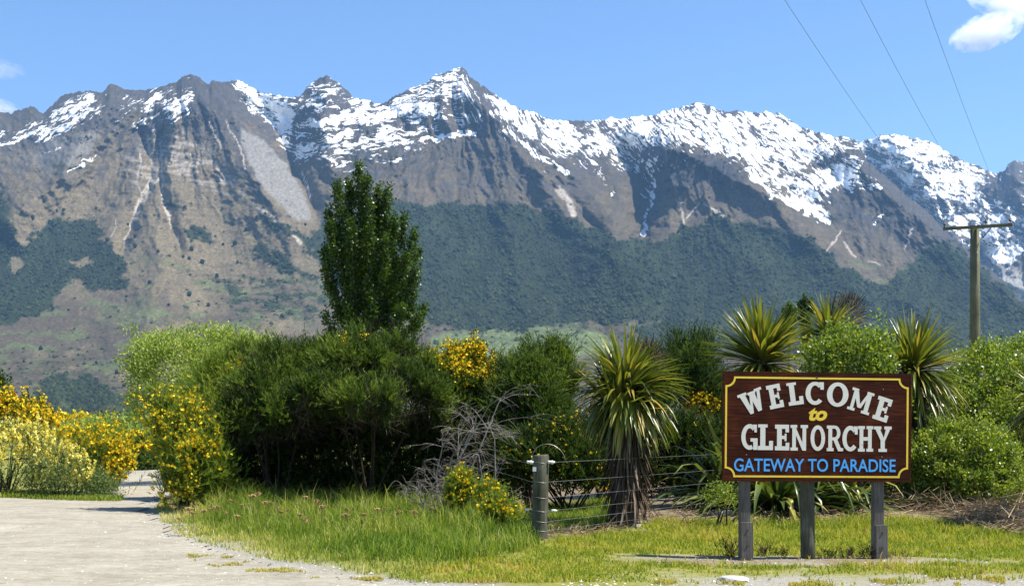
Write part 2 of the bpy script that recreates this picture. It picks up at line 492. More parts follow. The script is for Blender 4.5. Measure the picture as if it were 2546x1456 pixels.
# rock on the steep upper parts
strip = fbm((U + .35 * Vv) / 70, (Vv - .16 * U) / 8, 71, 3)
rk = sst(.70, .95, S + .22 * mid + .12 * strip) * .9
rk = np.maximum(rk, pm([(440,200),(480,185),(545,205),(600,300),(625,420),(680,520),(720,575),(690,570),(620,490),(560,430),(500,340),(300,330),(180,420),(120,390),(130,280),(250,225)], 18, 2) * sst(-.35, .5, fanf + .3 * mid + .05) * .62)
rk = np.maximum(rk, pm([(1640,390),(1700,370),(1800,400),(1860,450),(1760,450),(1640,470)], 14) * .9)
rk = np.maximum(rk, pm([(2050,490),(2200,460),(2330,580),(2300,640),(2200,600),(2080,560)], 20) * .8 * sst(-.3, .2, mid))
rk = np.maximum(rk, pm([(740,340),(1150,300),(1420,420),(1500,470),(1100,480),(900,420),(730,420)], 20) * sst(-.1, .35, strip + .3 * mid) * .8)
C = lerp(C, rock, np.clip(rk, 0, 1))
C = C * (1 + .22 * strip * sst(.2, .6, S))[..., None]
C = lerp(C, [.040, .042, .050], pm([(1625,400),(1690,372),(1790,392),(1860,440),(1830,470),(1720,450),(1650,500),(1615,560),(1610,470)], 10, 1.6) * sst(-.5, .1, fanf + .2) * .85)
C = lerp(C, [.045, .047, .053], pm([(2010,470),(2140,430),(2200,490),(2290,590),(2260,620),(2180,590),(2090,545)], 14, 1.8) * sst(-.25, .15, fanf + .3 * strip) * .85)
C = lerp(C, [.045, .045, .048], pm([(440,205),(480,188),(545,210),(600,300),(625,420),(690,530),(720,575),(690,565),(640,500),(600,440),(545,380),(500,290)], 9, 1.6) * sst(-.4, .2, fanf + .15) * .7)
# scree, slips and pale outcrops
m_sc = pm([(598,318),(640,338),(705,400),(742,460),(768,515),(778,548),(740,548),(692,505),(640,445),(605,370)], 4, .5)
C = lerp(C, scree, m_sc * .95)
C = lerp(C, scree * .9, pm([(30,395),(110,352),(265,318),(205,402),(120,445),(60,420)], 9) * sst(-.4, .2, big + .3 * strip) * .7)
pz = pm([(300,420),(380,320),(430,318),(505,360),(565,430),(612,485),(560,470),(480,448),(400,440),(330,452)], 14, 1.5)
C = lerp(C, pale * .9, pz * sst(.0, .35, strip + .3 * mid) * .75)
C = lerp(C, pale * .85, pm([(400,330),(470,360),(560,440),(610,490),(520,470),(430,430)], 14, 1.5) * sst(-.2, .3, strip) * .6)
for pl, w in [([(365,335),(378,400),(382,450),(352,482),(335,530),(312,600),(318,622)], 4.5), ([(378,445),(350,500),(338,545)], 8),
              ([(398,330),(404,420),(402,490),(415,540),(440,580),(446,612)], 3.2), ([(410,500),(420,545)], 6), ([(352,375),(340,450),(352,490)], 2.5),
              ([(400,440),(375,470),(360,500)], 4), ([(290,545),(278,590)], 2.5), ([(640,515),(690,552),(748,606)], 5), ([(560,300),(600,370),(610,420)], 2.2),
              ([(520,300),(548,370)], 2.5), ([(1388,470),(1415,500),(1425,532)], 10), ([(1690,490),(1702,555)], 4), ([(1752,505),(1830,560)], 5),
              ([(1710,545),(1740,500)], 3), ([(2055,625),(2092,572)], 3), ([(2160,650),(2185,660)], 4), ([(2100,600),(2128,640)], 3.5), ([(2250,620),(2268,570)], 3), ([(1600,590),(1607,560)], 3)]:
    C = lerp(C, pale, lm(pl, w) * sst(-.7, .1, mid + .5) * .9)
# forest floor
FOREST = [[(748,600),(810,545),(900,520),(985,502),(1100,505),(1290,508),(1400,535),(1480,565),(1560,602),(1640,600),(1700,568),(1800,532),(1850,555),(1950,562),
           (2020,605),(2100,660),(2200,715),(2262,650),(2330,600),(2385,612),(2560,765),(2760,905),(2900,960),(2900,1000),(2560,880),(1860,880),(1760,850),(1690,850),(1640,800),(1450,800),(1200,828),(1060,800),(900,780),(830,700),(800,650)],
          [(-430,500),(0,478),(22,520),(42,600),(60,610),(130,545),(225,540),(255,585),(312,640),(322,722),(240,718),(190,690),(150,720),(120,775),(40,800),(-430,820)],
          [(460,568),(500,565),(532,590),(526,600),(470,594)], [(620,612),(640,602),(705,640),(745,672),(800,690),(800,700),(735,682),(640,640)],
          [(690,548),(745,578),(790,600),(800,640),(760,610),(700,570)], [(120,935),(215,930),(250,960),(330,985),(345,1050),(-20,1060),(80,1010)],
          [(1560,815),(1680,800),(1900,850),(2100,880),(1700,890)], [(655,537),(690,560),(680,575),(650,552)], [(405,498),(470,500),(465,515),(420,512)]]
HOLES = [[(165,652),(220,640),(238,655),(190,668)], [(20,640),(50,640),(60,670),(30,680)]]
fm = np.zeros(U.shape)
for p in FOREST: fm = np.maximum(fm, pm(p, 9, 1.6))
for p in HOLES: fm = fm * (1 - pm(p, 4))
sc_dens = np.maximum(pm([(480,690),(640,690),(820,705),(830,790),(600,790),(560,740)], 20) * 1.0, pm([(-300,880),(330,880),(400,1050),(-300,1050)], 40) * .45)
sc_dens = np.maximum(sc_dens, pm([(1060,800),(1640,790),(1860,880),(1500,870),(1060,860)], 20) * .35)
scat = sc_dens * sst(-.06, .14, fbm(U / 46, Vv / 12, 77, 4, .65))
scat = np.maximum(scat, sst(.5, .58, fbm(U / 26, Vv / 13, 79, 3)) * sst(620, 690, Vv) * sst(1040, 1000, Vv) * .8)
scat = np.maximum(scat, sst(.5, .58, fbm(U / 20, Vv / 11, 83, 3)) * sst(430, 500, Vv) * sst(700, 640, Vv) * .8 * sst(780, 700, U))
C = lerp(C, [.020, .030, .014], sst(.15, .75, fm + .25 * fine) * .95)
C = lerp(C, [.030, .040, .020], scat * .95)
# snow
def cov_of(lst):
    c = np.zeros(U.shape)
    for poly, a in lst: c = np.maximum(c, a * pm([(x_, y_ - 45 if (a > .515 and x_ > 500 and y_ < np.interp(x_, us, R) + 26) else y_) for x_, y_ in poly], 34, 1.6))
    return c
SNOW = [([(-430,330),(0,330),(60,310),(110,290),(160,250),(260,240),(255,290),(200,320),(130,352),(40,345),(0,352),(-430,360)], .60),
 ([(160,243),(265,235),(250,264),(168,268)], .70), ([(265,322),(330,300),(400,270),(440,240),(470,205),(482,215),(476,272),(440,302),(330,322)], .68),
 ([(300,232),(450,215),(440,270),(300,300)], .54), ([(555,208),(600,208),(700,240),(752,245),(742,290),(732,352),(716,388),(688,340),(640,300),(605,260)], .72),
 ([(756,250),(790,198),(815,192),(862,230),(874,262),(830,302),(740,292)], .52),
 ([(738,292),(840,278),(900,250),(962,260),(1130,262),(1235,290),(1200,312),(1050,300),(950,312),(850,322),(765,332),(722,372)], .68),
 ([(718,335),(1000,290),(1190,298),(1060,342),(965,395),(860,402),(718,415)], .56), ([(1000,330),(1150,320),(1100,370),(900,430),(780,440),(860,400)], .40),
 ([(978,250),(1080,190),(1144,170),(1185,200),(1195,272),(1000,264)], .53), ([(1190,238),(1240,258),(1345,298),(1400,308),(1455,330),(1440,402),(1388,390),(1330,352),(1262,322)], .66),
 ([(1430,308),(1530,300),(1660,278),(1740,260),(1790,278),(1960,300),(2130,354),(2152,402),(2000,432),(1900,452),(1850,422),(1760,380),(1640,370),(1560,402),(1440,392)], .61),
 ([(1400,380),(1680,368),(1645,432),(1540,430),(1440,440)], .46), ([(1840,420),(2000,430),(2150,400),(2135,472),(2055,482),(2065,556),(2010,522),(1940,492),(1885,460)], .70),
 ([(2000,440),(2200,428),(2180,476),(2080,500)], .40), ([(1588,395),(1622,405),(1634,480),(1602,560),(1595,582),(1604,500)], .47), ([(1240,330),(1300,350),(1420,440),(1390,470),(1300,400)], .3)]
cov = cov_of(SNOW)
for pl_, w_, a_ in [([(1262,322),(1335,385),(1410,430)], 12, .62), ([(1470,395),(1500,440),(1520,480)], 8, .5), ([(1612,395),(1626,470),(1606,540),(1597,585)], 8, .64), ([(2005,495),(2060,552)], 14, .6), ([(2090,440),(2190,472)], 12, .52),
                    ([(1850,418),(1940,492),(2015,524)], 12, .66), ([(740,385),(880,405)], 7, .55), ([(860,425),(990,398)], 6, .52), ([(0,362),(60,345),(130,320)], 8, .6), ([(170,425),(265,368)], 5, .55), ([(60,395),(150,372)], 4, .5),
                    ([(2170,560),(2200,520)], 5, .55), ([(1560,385),(1585,430)], 7, .52), ([(1700,395),(1730,420)], 8, .5), ([(1060,345),(1180,330)], 9, .58), ([(950,370),(1080,345)], 7, .55)]:
    cov = np.maximum(cov, a_ * lm(pl_, w_, 1.0))
dip = np.interp(U, [0, 480, 620, 760, 1150, 1350, 1700, 2100], [-.6, -.6, -.35, -.25, -.18, .12, .28, .38])
cov = cov + .10 * fbm(U / 95, Vv / 50, 86, 3) * (cov > .3) - .38 * sst(.972, .999, S + .012 * fbm(U / 12, Vv / 9, 89, 3)) * sst(-.1, .5, fbm(U / 34, U * 0 + 3.3, 87, 4, .65))
cov = cov + .10 * fanm - .05 * rib2
cov = (cov - .045) * (1 - m_sc) * (1 - fm)
snowv = np.stack([(U + .3 * Vv + .8 * w1) / 60, (Vv - dip * U + .8 * w2) / 13, np.clip(cov, 0, 1)], -1)
C = lerp(C, [.8, .82, .84], lm([(750,425),(760,455),(772,490)], 2.2) * .7)
C = C * (1 + .34 * fine + .14 * mid)[..., None]
C = np.clip(C * .88, .008, .9)

can = fm * sst(1050, 1030, Vv)
Y = Y - can * (16 * ridged(U / 9, Vv / 6.5, 161, 2, .5) + 10 * noise(U / 4.2, Vv / 3.6, 163))
C = C * np.where((can > .5)[..., None], 1 + .48 * fbm((U + .5 * Vv) / 60, (Vv - .4 * U) / 90, 61, 4, .6)[..., None], 1)
P = np.stack([(U - UC) / F * Y, Y, EYE + (VH - Vv) / F * Y], -1)
nv0, nu0 = U.shape
back = []
Lst = P[-1]
for k in range(1, 6):      # the far side falls away behind the crest
    q = Lst.copy(); q[:, 1] += 160 * k * k; q[:, 0] *= q[:, 1] / Lst[:, 1]; q[:, 2] -= np.minimum(110 * k ** 1.6, Lst[:, 2] + 20); back.append(q)
Pm = np.concatenate([P.reshape(-1, 3)] + back)
Cm = np.concatenate([C.reshape(-1, 3)] + [np.tile(np.array([[.09, .085, .085]]), (nu0, 1))] * 5)
m, nt, p = new_mat('mountain_cover')
a = nt.nodes.new('ShaderNodeAttribute'); a.attribute_name = 'Col'
f1 = nz(nt, .035, 5, .65)
mr = nt.nodes.new('ShaderNodeMapRange'); mr.inputs['From Min'].default_value = .3; mr.inputs['From Max'].default_value = .7
mr.inputs['To Min'].default_value = .82; mr.inputs['To Max'].default_value = 1.15
nt.links.new(f1, mr.inputs[0])
mm = nt.nodes.new('ShaderNodeMix'); mm.data_type = 'RGBA'; mm.blend_type = 'MULTIPLY'; mm.inputs[0].default_value = 1
nt.links.new(a.outputs['Color'], mm.inputs[6]); nt.links.new(mr.outputs[0], mm.inputs[7])
# fine rock and scrub grain, then snow lying in streaks where it covers the slope
f2 = nz(nt, .11, 4, .7)
mr2 = nt.nodes.new('ShaderNodeMapRange'); mr2.inputs['From Min'].default_value = .34; mr2.inputs['From Max'].default_value = .66
mr2.inputs['To Min'].default_value = .62; mr2.inputs['To Max'].default_value = 1.38
nt.links.new(f2, mr2.inputs[0])
mg = nt.nodes.new('ShaderNodeMix'); mg.data_type = 'RGBA'; mg.blend_type = 'MULTIPLY'; mg.inputs[0].default_value = 1
nt.links.new(mm.outputs[2], mg.inputs[6]); nt.links.new(mr2.outputs[0], mg.inputs[7])
sa = nt.nodes.new('ShaderNodeAttribute'); sa.attribute_name = 'snow'
sx_n = nt.nodes.new('ShaderNodeSeparateXYZ'); nt.links.new(sa.outputs['Vector'], sx_n.inputs[0])
def stretch(kx, ky, off):
    cx_ = nt.nodes.new('ShaderNodeCombineXYZ')
    for k_, kk in ((0, kx), (1, ky)):
        q = nt.nodes.new('ShaderNodeMath'); q.operation = 'MULTIPLY_ADD'; nt.links.new(sx_n.outputs[k_], q.inputs[0]); q.inputs[1].default_value = kk; q.inputs[2].default_value = off
        nt.links.new(q.outputs[0], cx_.inputs[k_])
    return cx_.outputs[0]
n1 = nz(nt, 1.0, 6, .66, vec=stretch(1, 1, 3.7)); n2 = nz(nt, 1.0, 4, .65, vec=stretch(1.9, 3.0, 11.2)); n3 = nz(nt, .022, 5, .65)
acc = sx_n.outputs[2]
for nn, amp in ((n1, 1.5), (n2, 1.15), (n3, .9)):
    q = nt.nodes.new('ShaderNodeMath'); q.operation = 'SUBTRACT'; nt.links.new(nn, q.inputs[0]); q.inputs[1].default_value = .5
    q2 = nt.nodes.new('ShaderNodeMath'); q2.operation = 'MULTIPLY_ADD'; nt.links.new(q.outputs[0], q2.inputs[0]); q2.inputs[1].default_value = amp; nt.links.new(acc, q2.inputs[2]); acc = q2.outputs[0]
ms = nt.nodes.new('ShaderNodeMapRange'); ms.inputs['From Min'].default_value = .475; ms.inputs['From Max'].default_value = .525; ms.interpolation_type = 'SMOOTHSTEP'
nt.links.new(acc, ms.inputs[0])
gt = nt.nodes.new('ShaderNodeMath'); gt.operation = 'GREATER_THAN'; nt.links.new(sx_n.outputs[2], gt.inputs[0]); gt.inputs[1].default_value = .12
ml = nt.nodes.new('ShaderNodeMath'); ml.operation = 'MULTIPLY'; nt.links.new(ms.outputs[0], ml.inputs[0]); nt.links.new(gt.outputs[0], ml.inputs[1])
mw = nt.nodes.new('ShaderNodeMix'); mw.data_type = 'RGBA'; nt.links.new(ml.outputs[0], mw.inputs[0]); nt.links.new(mg.outputs[2], mw.inputs[6]); mw.inputs[7].default_value = (.84, .86, .88, 1)
nt.links.new(mw.outputs[2], p.inputs['Base Color'])
p.inputs['Roughness'].default_value = .95; p.inputs['Specular IOR Level'].default_value = .05
M['mountain'] = m
SVm = np.concatenate([snowv.reshape(-1, 3)] + [np.zeros((nu0, 3))] * 5)
mt = obj('mountain', build('mountain', Pm, grid_faces(nu0, nv0 + 5), M['mountain'], False, col=Cm, vecs={'snow': SVm}), kind='structure')

# crowns of the mountain forest
def crowns(n, prob, P, rad, squash, seed, tone=None):
    r = np.random.default_rng(seed)
    pr = prob.ravel(); pr = pr / pr.sum()
    ix = r.choice(len(pr), n, p=pr)
    c = P.reshape(-1, 3)[ix] + r.normal(0, 4, (n, 3)) * [1, 0, 0]
    an = np.arange(6) * np.pi / 3
    V0 = np.concatenate([np.stack([np.cos(an), np.sin(an), 0 * an - .35], 1), np.stack([.62 * np.cos(an[::2] + .5), .62 * np.sin(an[::2] + .5), 0 * an[::2] + .62], 1), [[0, 0, .98]]])
    F0 = np.array([[0, 1, 6], [1, 2, 7], [2, 3, 7], [3, 4, 8], [4, 5, 8], [5, 0, 6], [1, 7, 6], [3, 8, 7], [5, 6, 8], [6, 7, 9], [7, 8, 9], [8, 6, 9]])
    rr = rad * r.lognormal(0, .32, n)
    j = r.uniform(.72, 1.25, (n, len(V0), 1))
    V = c[:, None, :] + V0[None] * j * rr[:, None, None] * np.array([1, 1, squash]) + np.array([0, 0, 1.0]) * (rr * .35)[:, None, None]
    Fs = (F0[None] + (np.arange(n) * len(V0))[:, None, None]).reshape(-1, 3)
    tv = np.zeros(prob.shape) + (.45 if tone is None else tone)
    t = np.clip(tv.ravel()[ix] + r.normal(0, .2, n), 0, 1)
    return V.reshape(-1, 3), Fs, np.repeat(t, len(V0))
def bmesh_ico():
    import bmesh
    bm = bmesh.new(); bmesh.ops.create_icosphere(bm, subdivisions=1, radius=1)
    V = np.array([v.co[:] for v in bm.verts]); Fs = np.array([[v.index for v in f.verts] for f in bm.faces]); bm.free()
    return V, Fs
rowpx = np.abs(np.gradient(Vv, axis=0))
wgt = fm ** 1.5 * rowpx * sst(1050, 1040, Vv) * (Y / 5000) ** -1.0
tone = .38 + .5 * fbm((U + .5 * Vv) / 70, (Vv - .4 * U) / 120, 61, 4, .6) + .12 * sst(700, 800, Vv)
V, Fs, t = crowns(17000, wgt, P, 5.2, .95, 21, tone + .25 * fbm(U / 14, Vv / 10, 65, 2))
obj('mountain_forest', build('mountain_forest', V, Fs, M['tree_far'], tint=t), kind='stuff', label='dark beech forest covering the lower mountain slopes')
V, Fs, t = crowns(1500, scat * rowpx * sst(1050, 1040, Vv), P, 5.0, .9, 22)
obj('hillside_scrub', build('hillside_scrub', V, Fs, M['tree_far'], tint=np.clip(t + .3, 0, 1)), kind='stuff', label='scattered dark scrub on the open mountainside')
# single trees that stand clear of the forest
V0, F0 = bmesh_ico()
var = []
for k in range(3):
    r = np.random.default_rng(100 + k)
    VV = V0 * r.uniform(.75, 1.2, (len(V0), 1)) * [1, 1, 1.35] + [0, 0, 1.1]
    var.append(build('hillside_tree', VV, F0, M['tree_far'], tint=np.full(len(VV), .2 + .2 * k)))
SPOTS = [(318,560),(335,615),(392,628),(455,640),(478,622),(470,645),(555,610),(585,608),(668,638),(300,700),(315,740),(372,705),(690,742),(660,760),(702,790),(335,590),
         (280,655),(297,670),(268,600),(130,770),(172,772),(612,575),(640,545),(240,520),(80,545),(110,500),(140,525),(505,655),(540,690),(590,655),(760,560),(100,870),(240,905),
         (60,900),(290,930),(310,960),(420,760),(470,735),(520,760)]
for k, (u, v) in enumerate(SPOTS):
    j = int(np.argmin(np.abs(us - u))); i = int(np.argmin(np.abs(Vv[:, j] - v)))
    o = obj('hillside_tree', var[k % 3], loc=tuple(P[i, j] - [0, 0, 2]))
    s = 8.5 * (P[i, j, 1] / 5500) * (.7 + .6 * ((k * 37) % 10) / 10)
    o.scale = (s, s, s); o.rotation_euler = (0, 0, k * 1.3)
    tag(o, 'dark round tree standing alone on the open left mountainside', 'tree', 'single trees on the far mountainside')

# the snowy range behind, on the right
us2, R2, U, S, Vv = polar_sheet(FAR, 1980, 3050, 420, 200, 1063, 8.0, 14)
w1 = 13 * fbm(U / 40, Vv / 30, 141, 4, .6); w2 = 13 * fbm(U / 40, Vv / 30, 145, 4, .6)
warp = 60 * fbm(U / 200, Vv / 200, 131, 3); warp2 = 60 * fbm(U / 200, Vv / 200, 135, 3)
Yr = 9500
Y = 6500 + (Yr - 6500) * S ** .7
rel = 0
for pl, a_, w in [([(2227,339),(2290,430),(2330,520),(2400,620)], .05, 90), ([(2470,436),(2440,500),(2460,560),(2500,700)], .045, 70), ([(2523,403),(2540,500),(2600,620)], .05, 90), ([(2680,350),(2700,600)], .05, 120)]:
    rel = rel - a_ * np.clip(1 - seg_dist(pl, U + w1, Vv + w2) / w, 0, 1)
for pl, a_, w in [([(2480,440),(2410,560),(2440,640)], .04, 50), ([(2160,360),(2230,460),(2330,560)], .03, 50)]:
    rel = rel + a_ * np.clip(1 - seg_dist(pl, U + w1, Vv + w2) / w, 0, 1)
rel = rel - .022 * ridged((U + warp) / 110, (Vv + warp2) / 170, 105, 4, .6) - .009 * ridged((U + w1) / 36, (Vv + w2) / 50, 109, 4, .6)
Y = Y * (1 + rel * (sst(1.0, .93, S) * .65 + .35))
strip = fbm((U + .3 * Vv) / 50, (Vv - .35 * U) / 13, 171, 4, .6)
mid = fbm(U / 30, Vv / 26, 155, 4, .65); fine = fbm(U / 7, Vv / 5, 151, 3, .6)
C = np.zeros(U.shape + (3,)) + np.array([.060, .058, .060])
C = lerp(C, [.12, .10, .085], sst(-.1, .4, mid) * .6)
scr = sst(625, 670, Vv + .5 * (U - 2440) * -.6 + 20 * mid)
C = lerp(C, [.25, .24, .225], scr * .9)
cov = .50 * sst(690, 560, Vv) + 0 * U
cov = np.maximum(cov, .60 * pm([(2140,330),(2230,300),(2340,345),(2440,440),(2420,520),(2300,500),(2220,450)], 20))
cov = np.maximum(cov, .62 * pm([(2340,560),(2420,520),(2520,560),(2510,640),(2450,660),(2400,610)], 16))
cov = np.maximum(cov, .66 * pm([(2440,640),(2520,590),(2570,600),(2500,680)], 12))
cov = cov - .22 * pm([(2440,470),(2530,400),(2570,420),(2600,560),(2530,520)], 16)
C = np.clip(C * (1 + .2 * fine)[..., None], .01, .9)
cov = cov * (1 - .6 * scr) + .10 * mid - .10 * ridged((U + w1) / 36, (Vv + w2) / 50, 109, 4, .6)
snowv = np.stack([(U + .3 * Vv + .8 * w1) / 50, (Vv - .45 * U + .8 * w2) / 13, np.clip(cov, 0, 1)], -1)
P2 = np.stack([(U - UC) / F * Y, Y, EYE + (VH - Vv) / F * Y], -1)
back = []
for k in range(1, 5):
    q = P2[-1].copy(); q[:, 1] += 200 * k * k; q[:, 0] *= q[:, 1] / P2[-1][:, 1]; q[:, 2] -= 140 * k ** 1.6; back.append(q)
Pm = np.concatenate([P2.reshape(-1, 3)] + back)
Cm = np.concatenate([C.reshape(-1, 3)] + [np.tile(np.array([[.09, .085, .085]]), (U.shape[1], 1))] * 4)
obj('snowy_mountain', build('snowy_mountain', Pm, grid_faces(U.shape[1], U.shape[0] + 4), M['mountain'], col=Cm, vecs={'snow': np.concatenate([snowv.reshape(-1, 3)] + [np.zeros((U.shape[1], 3))] * 4)}), kind='structure')

# ------------------------------------------------------------------ ground, road
def gz(x, y):
    x = np.asarray(x, float); y = np.asarray(y, float)
    near = sst(120, 60, np.hypot(x, y))
    z = .05 * noise(x / 4.1, y / 4.1, 201) * near + .02 * noise(x / 1.7, y / 1.7, 203) * near
    z = z + .16 * sst(18.2, 20.5, y) * sst(27, 24, y) * sst(1.0, 2.6, x) * near      # low bank under the flax and shrubs
    return z
def gz1(x, y): return float(gz(np.array([x]), np.array([y]))[0])

ROAD = [(-9.7, 27.6), (-10.1, 30), (-11.6, 36), (-13.9, 43.5), (-13.1, 45.5), (-11.8, 44.0), (-10.6, 38), (-8.6, 31), (-7.8, 27), (-6.75, 23.3), (-6.05, 21.2), (-5.35, 19.4), (-4.65, 17.6),
        (-3.6, 15.7), (-2.7, 14.25), (-1.6, 13.1), (-.6, 12.35), (.6, 11.4), (3, 9.6), (9, 7), (30, 4), (30, -8), (-40, -8), (-40, 26.2), (-22, 27.0)]
# ground sheet, finer near the camera and reaching the foot of the mountains
gx = np.unique(np.concatenate([np.arange(-16, 16.01, .25), 16 * 1.13 ** np.arange(0, 52), -16 * 1.13 ** np.arange(0, 52)]))
gy = np.unique(np.concatenate([np.arange(8, 40.01, .25), 40 * 1.12 ** np.arange(0, 52), 8 - .6 * 1.25 ** np.arange(0, 30)]))
GX, GY = np.meshgrid(gx, gy)
Z = gz(GX, GY)
a_gr = np.zeros(GX.shape)
dirt = np.zeros(GX.shape)
uu = UC + F * GX / np.maximum(GY, 1); vv = VH + F * EYE / np.maximum(GY, 1)
wob = fbm(GX / 1.3, GY / 1.3, 211, 4, .6)
roadsd = sdist(ROAD, GX + .25 * wob, GY + .25 * wob)
a_gr = np.maximum(a_gr, sst(-.7, .0, roadsd))
foot = sst(13.7, 12.7, GY + 1.1 * wob + .2 * (GX - 2) * 0) * sst(1.0, 2.2, GX + .6 * wob)
a_gr = np.maximum(a_gr, foot * .95)
a_gr = np.maximum(a_gr, .7 * sst(0, .6, wob + .1) * sst(1.0, .4, np.hypot((GX - 1.0) / 2.2, (GY - 18.6) / .9)))
dirt = np.maximum(sst(19.2, 20.2, GY + .4 * wob) * sst(34, 30, GY) * sst(.2, 1.5, GX), sst(22.0, 22.8, GY + .3 * wob) * sst(40, 34, GY) * sst(-8, -6.0, GX))
dirt = np.maximum(dirt, .9 * sst(1.0, .5, np.hypot((GX - 3.6) / 2.7, (GY - 14.75) / .8) + .5 * wob))
a_gr = np.maximum(a_gr, .75 * sst(-.25, .35, wob) * sst(1.1, .5, np.hypot((GX - 3.6) / 2.7, (GY - 14.7) / .8)))
m, nt, p = new_mat('ground_cover')
at_ = nt.nodes.new('ShaderNodeAttribute'); at_.attribute_name = 'Col'
sep = nt.nodes.new('ShaderNodeSeparateColor'); nt.links.new(at_.outputs['Color'], sep.inputs[0])
soil = ramp(nt, nz(nt, 9, 8, .7), [(.3, (.10, .12, .022)), (.5, (.19, .20, .04)), (.68, (.30, .25, .10))])
grav = ramp(nt, nz(nt, 34, 8, .75), [(.3, (.15, .138, .118)), (.5, (.29, .272, .24)), (.7, (.40, .38, .345))])
dirtc = ramp(nt, nz(nt, 14, 8, .7), [(.3, (.07, .052, .036)), (.5, (.19, .145, .098)), (.7, (.34, .275, .19))])
m1 = nt.nodes.new('ShaderNodeMix'); m1.data_type = 'RGBA'; nt.links.new(sep.outputs[1], m1.inputs[0]); nt.links.new(soil, m1.inputs[6]); nt.links.new(dirtc, m1.inputs[7])
m2 = nt.nodes.new('ShaderNodeMix'); m2.data_type = 'RGBA'; nt.links.new(sep.outputs[0], m2.inputs[0]); nt.links.new(m1.outputs[2], m2.inputs[6]); nt.links.new(grav, m2.inputs[7])
nt.links.new(m2.outputs[2], p.inputs['Base Color']); p.inputs['Roughness'].default_value = .95; p.inputs['Specular IOR Level'].default_value = .1
bump(nt, p, nz(nt, 40, 6, .7), .6, .03)
cg = np.stack([a_gr, dirt, 0 * dirt], -1).reshape(-1, 3)
obj('ground', build('ground', np.stack([GX, GY, Z], -1).reshape(-1, 3), grid_faces(len(gx), len(gy)), m, True, col=cg), kind='structure')

# gravel road: a thin sheet with a ragged edge, cut from a fine grid
rx = np.arange(-30, 8.01, .16); ry = np.concatenate([np.arange(-8, 10, .6), np.arange(10, 46.2, .12)])
RX, RY = np.meshgrid(rx, ry)
wob = fbm(RX / 1.1, RY / 1.1, 221, 5, .65)
sd = sdist(ROAD, RX + .22 * wob, RY + .3 * wob) + .10 * fbm(RX / .25, RY / .25, 223, 2)
Fs = grid_faces(len(rx), len(ry))
keep = (sd.ravel()[Fs] > 0).all(1)
Fs = Fs[keep]
used, inv = np.unique(Fs, return_inverse=True)
RZ = gz(RX, RY) + .014 + .012 * sst(0, .5, sd)
VV = np.stack([RX, RY, RZ], -1).reshape(-1, 3)[used]
m, nt, p = new_mat('pale_gravel')
big_ = ramp(nt, nz(nt, 1.1, 5, .6), [(.32, (.27, .247, .197)), (.55, (.325, .30, .243)), (.75, (.37, .345, .285))])
streak = ramp(nt, nz(nt, 2.6, 6, .65, vec=scaled(nt, (.7, 1.5, 1))), [(.3, (.82, .815, .80)), (.5, (1.0, 1.0, 1.0)), (.72, (1.12, 1.12, 1.12))])
grit = ramp(nt, nz(nt, 9, 10, .85), [(.33, (.45, .44, .42)), (.45, (.92, .915, .91)), (.65, (1.18, 1.18, 1.18))])
x1 = nt.nodes.new('ShaderNodeMix'); x1.data_type = 'RGBA'; x1.blend_type = 'MULTIPLY'; x1.inputs[0].default_value = 1
nt.links.new(big_, x1.inputs[6]); nt.links.new(streak, x1.inputs[7])
x2 = nt.nodes.new('ShaderNodeMix'); x2.data_type = 'RGBA'; x2.blend_type = 'MULTIPLY'; x2.inputs[0].default_value = 1
nt.links.new(x1.outputs[2], x2.inputs[6]); nt.links.new(grit, x2.inputs[7])
nt.links.new(x2.outputs[2], p.inputs['Base Color']); p.inputs['Roughness'].default_value = .95; p.inputs['Specular IOR Level'].default_value = .1
bump(nt, p, nz(nt, 30, 8, .8), .55, .03)
obj('gravel_road', build('gravel_road', VV, inv.reshape(Fs.shape), m, True), kind='structure')

# air: pale haze round everything
mb = MB(); mb.box((0, 5400, 1155), (19000, 16000, 2390))
m = bpy.data.materials.new('haze_air'); m.use_nodes = True
m.node_tree.nodes.clear()
out = m.node_tree.nodes.new('ShaderNodeOutputMaterial'); pv = m.node_tree.nodes.new('ShaderNodeVolumePrincipled')
pv.inputs['Color'].default_value = (.30, .57, 1, 1); pv.inputs['Density'].default_value = 2.6e-5; pv.inputs['Anisotropy'].default_value = .2
m.node_tree.links.new(pv.outputs[0], out.inputs['Volume'])
HAZE = mb.build('haze', m, kind='stuff')
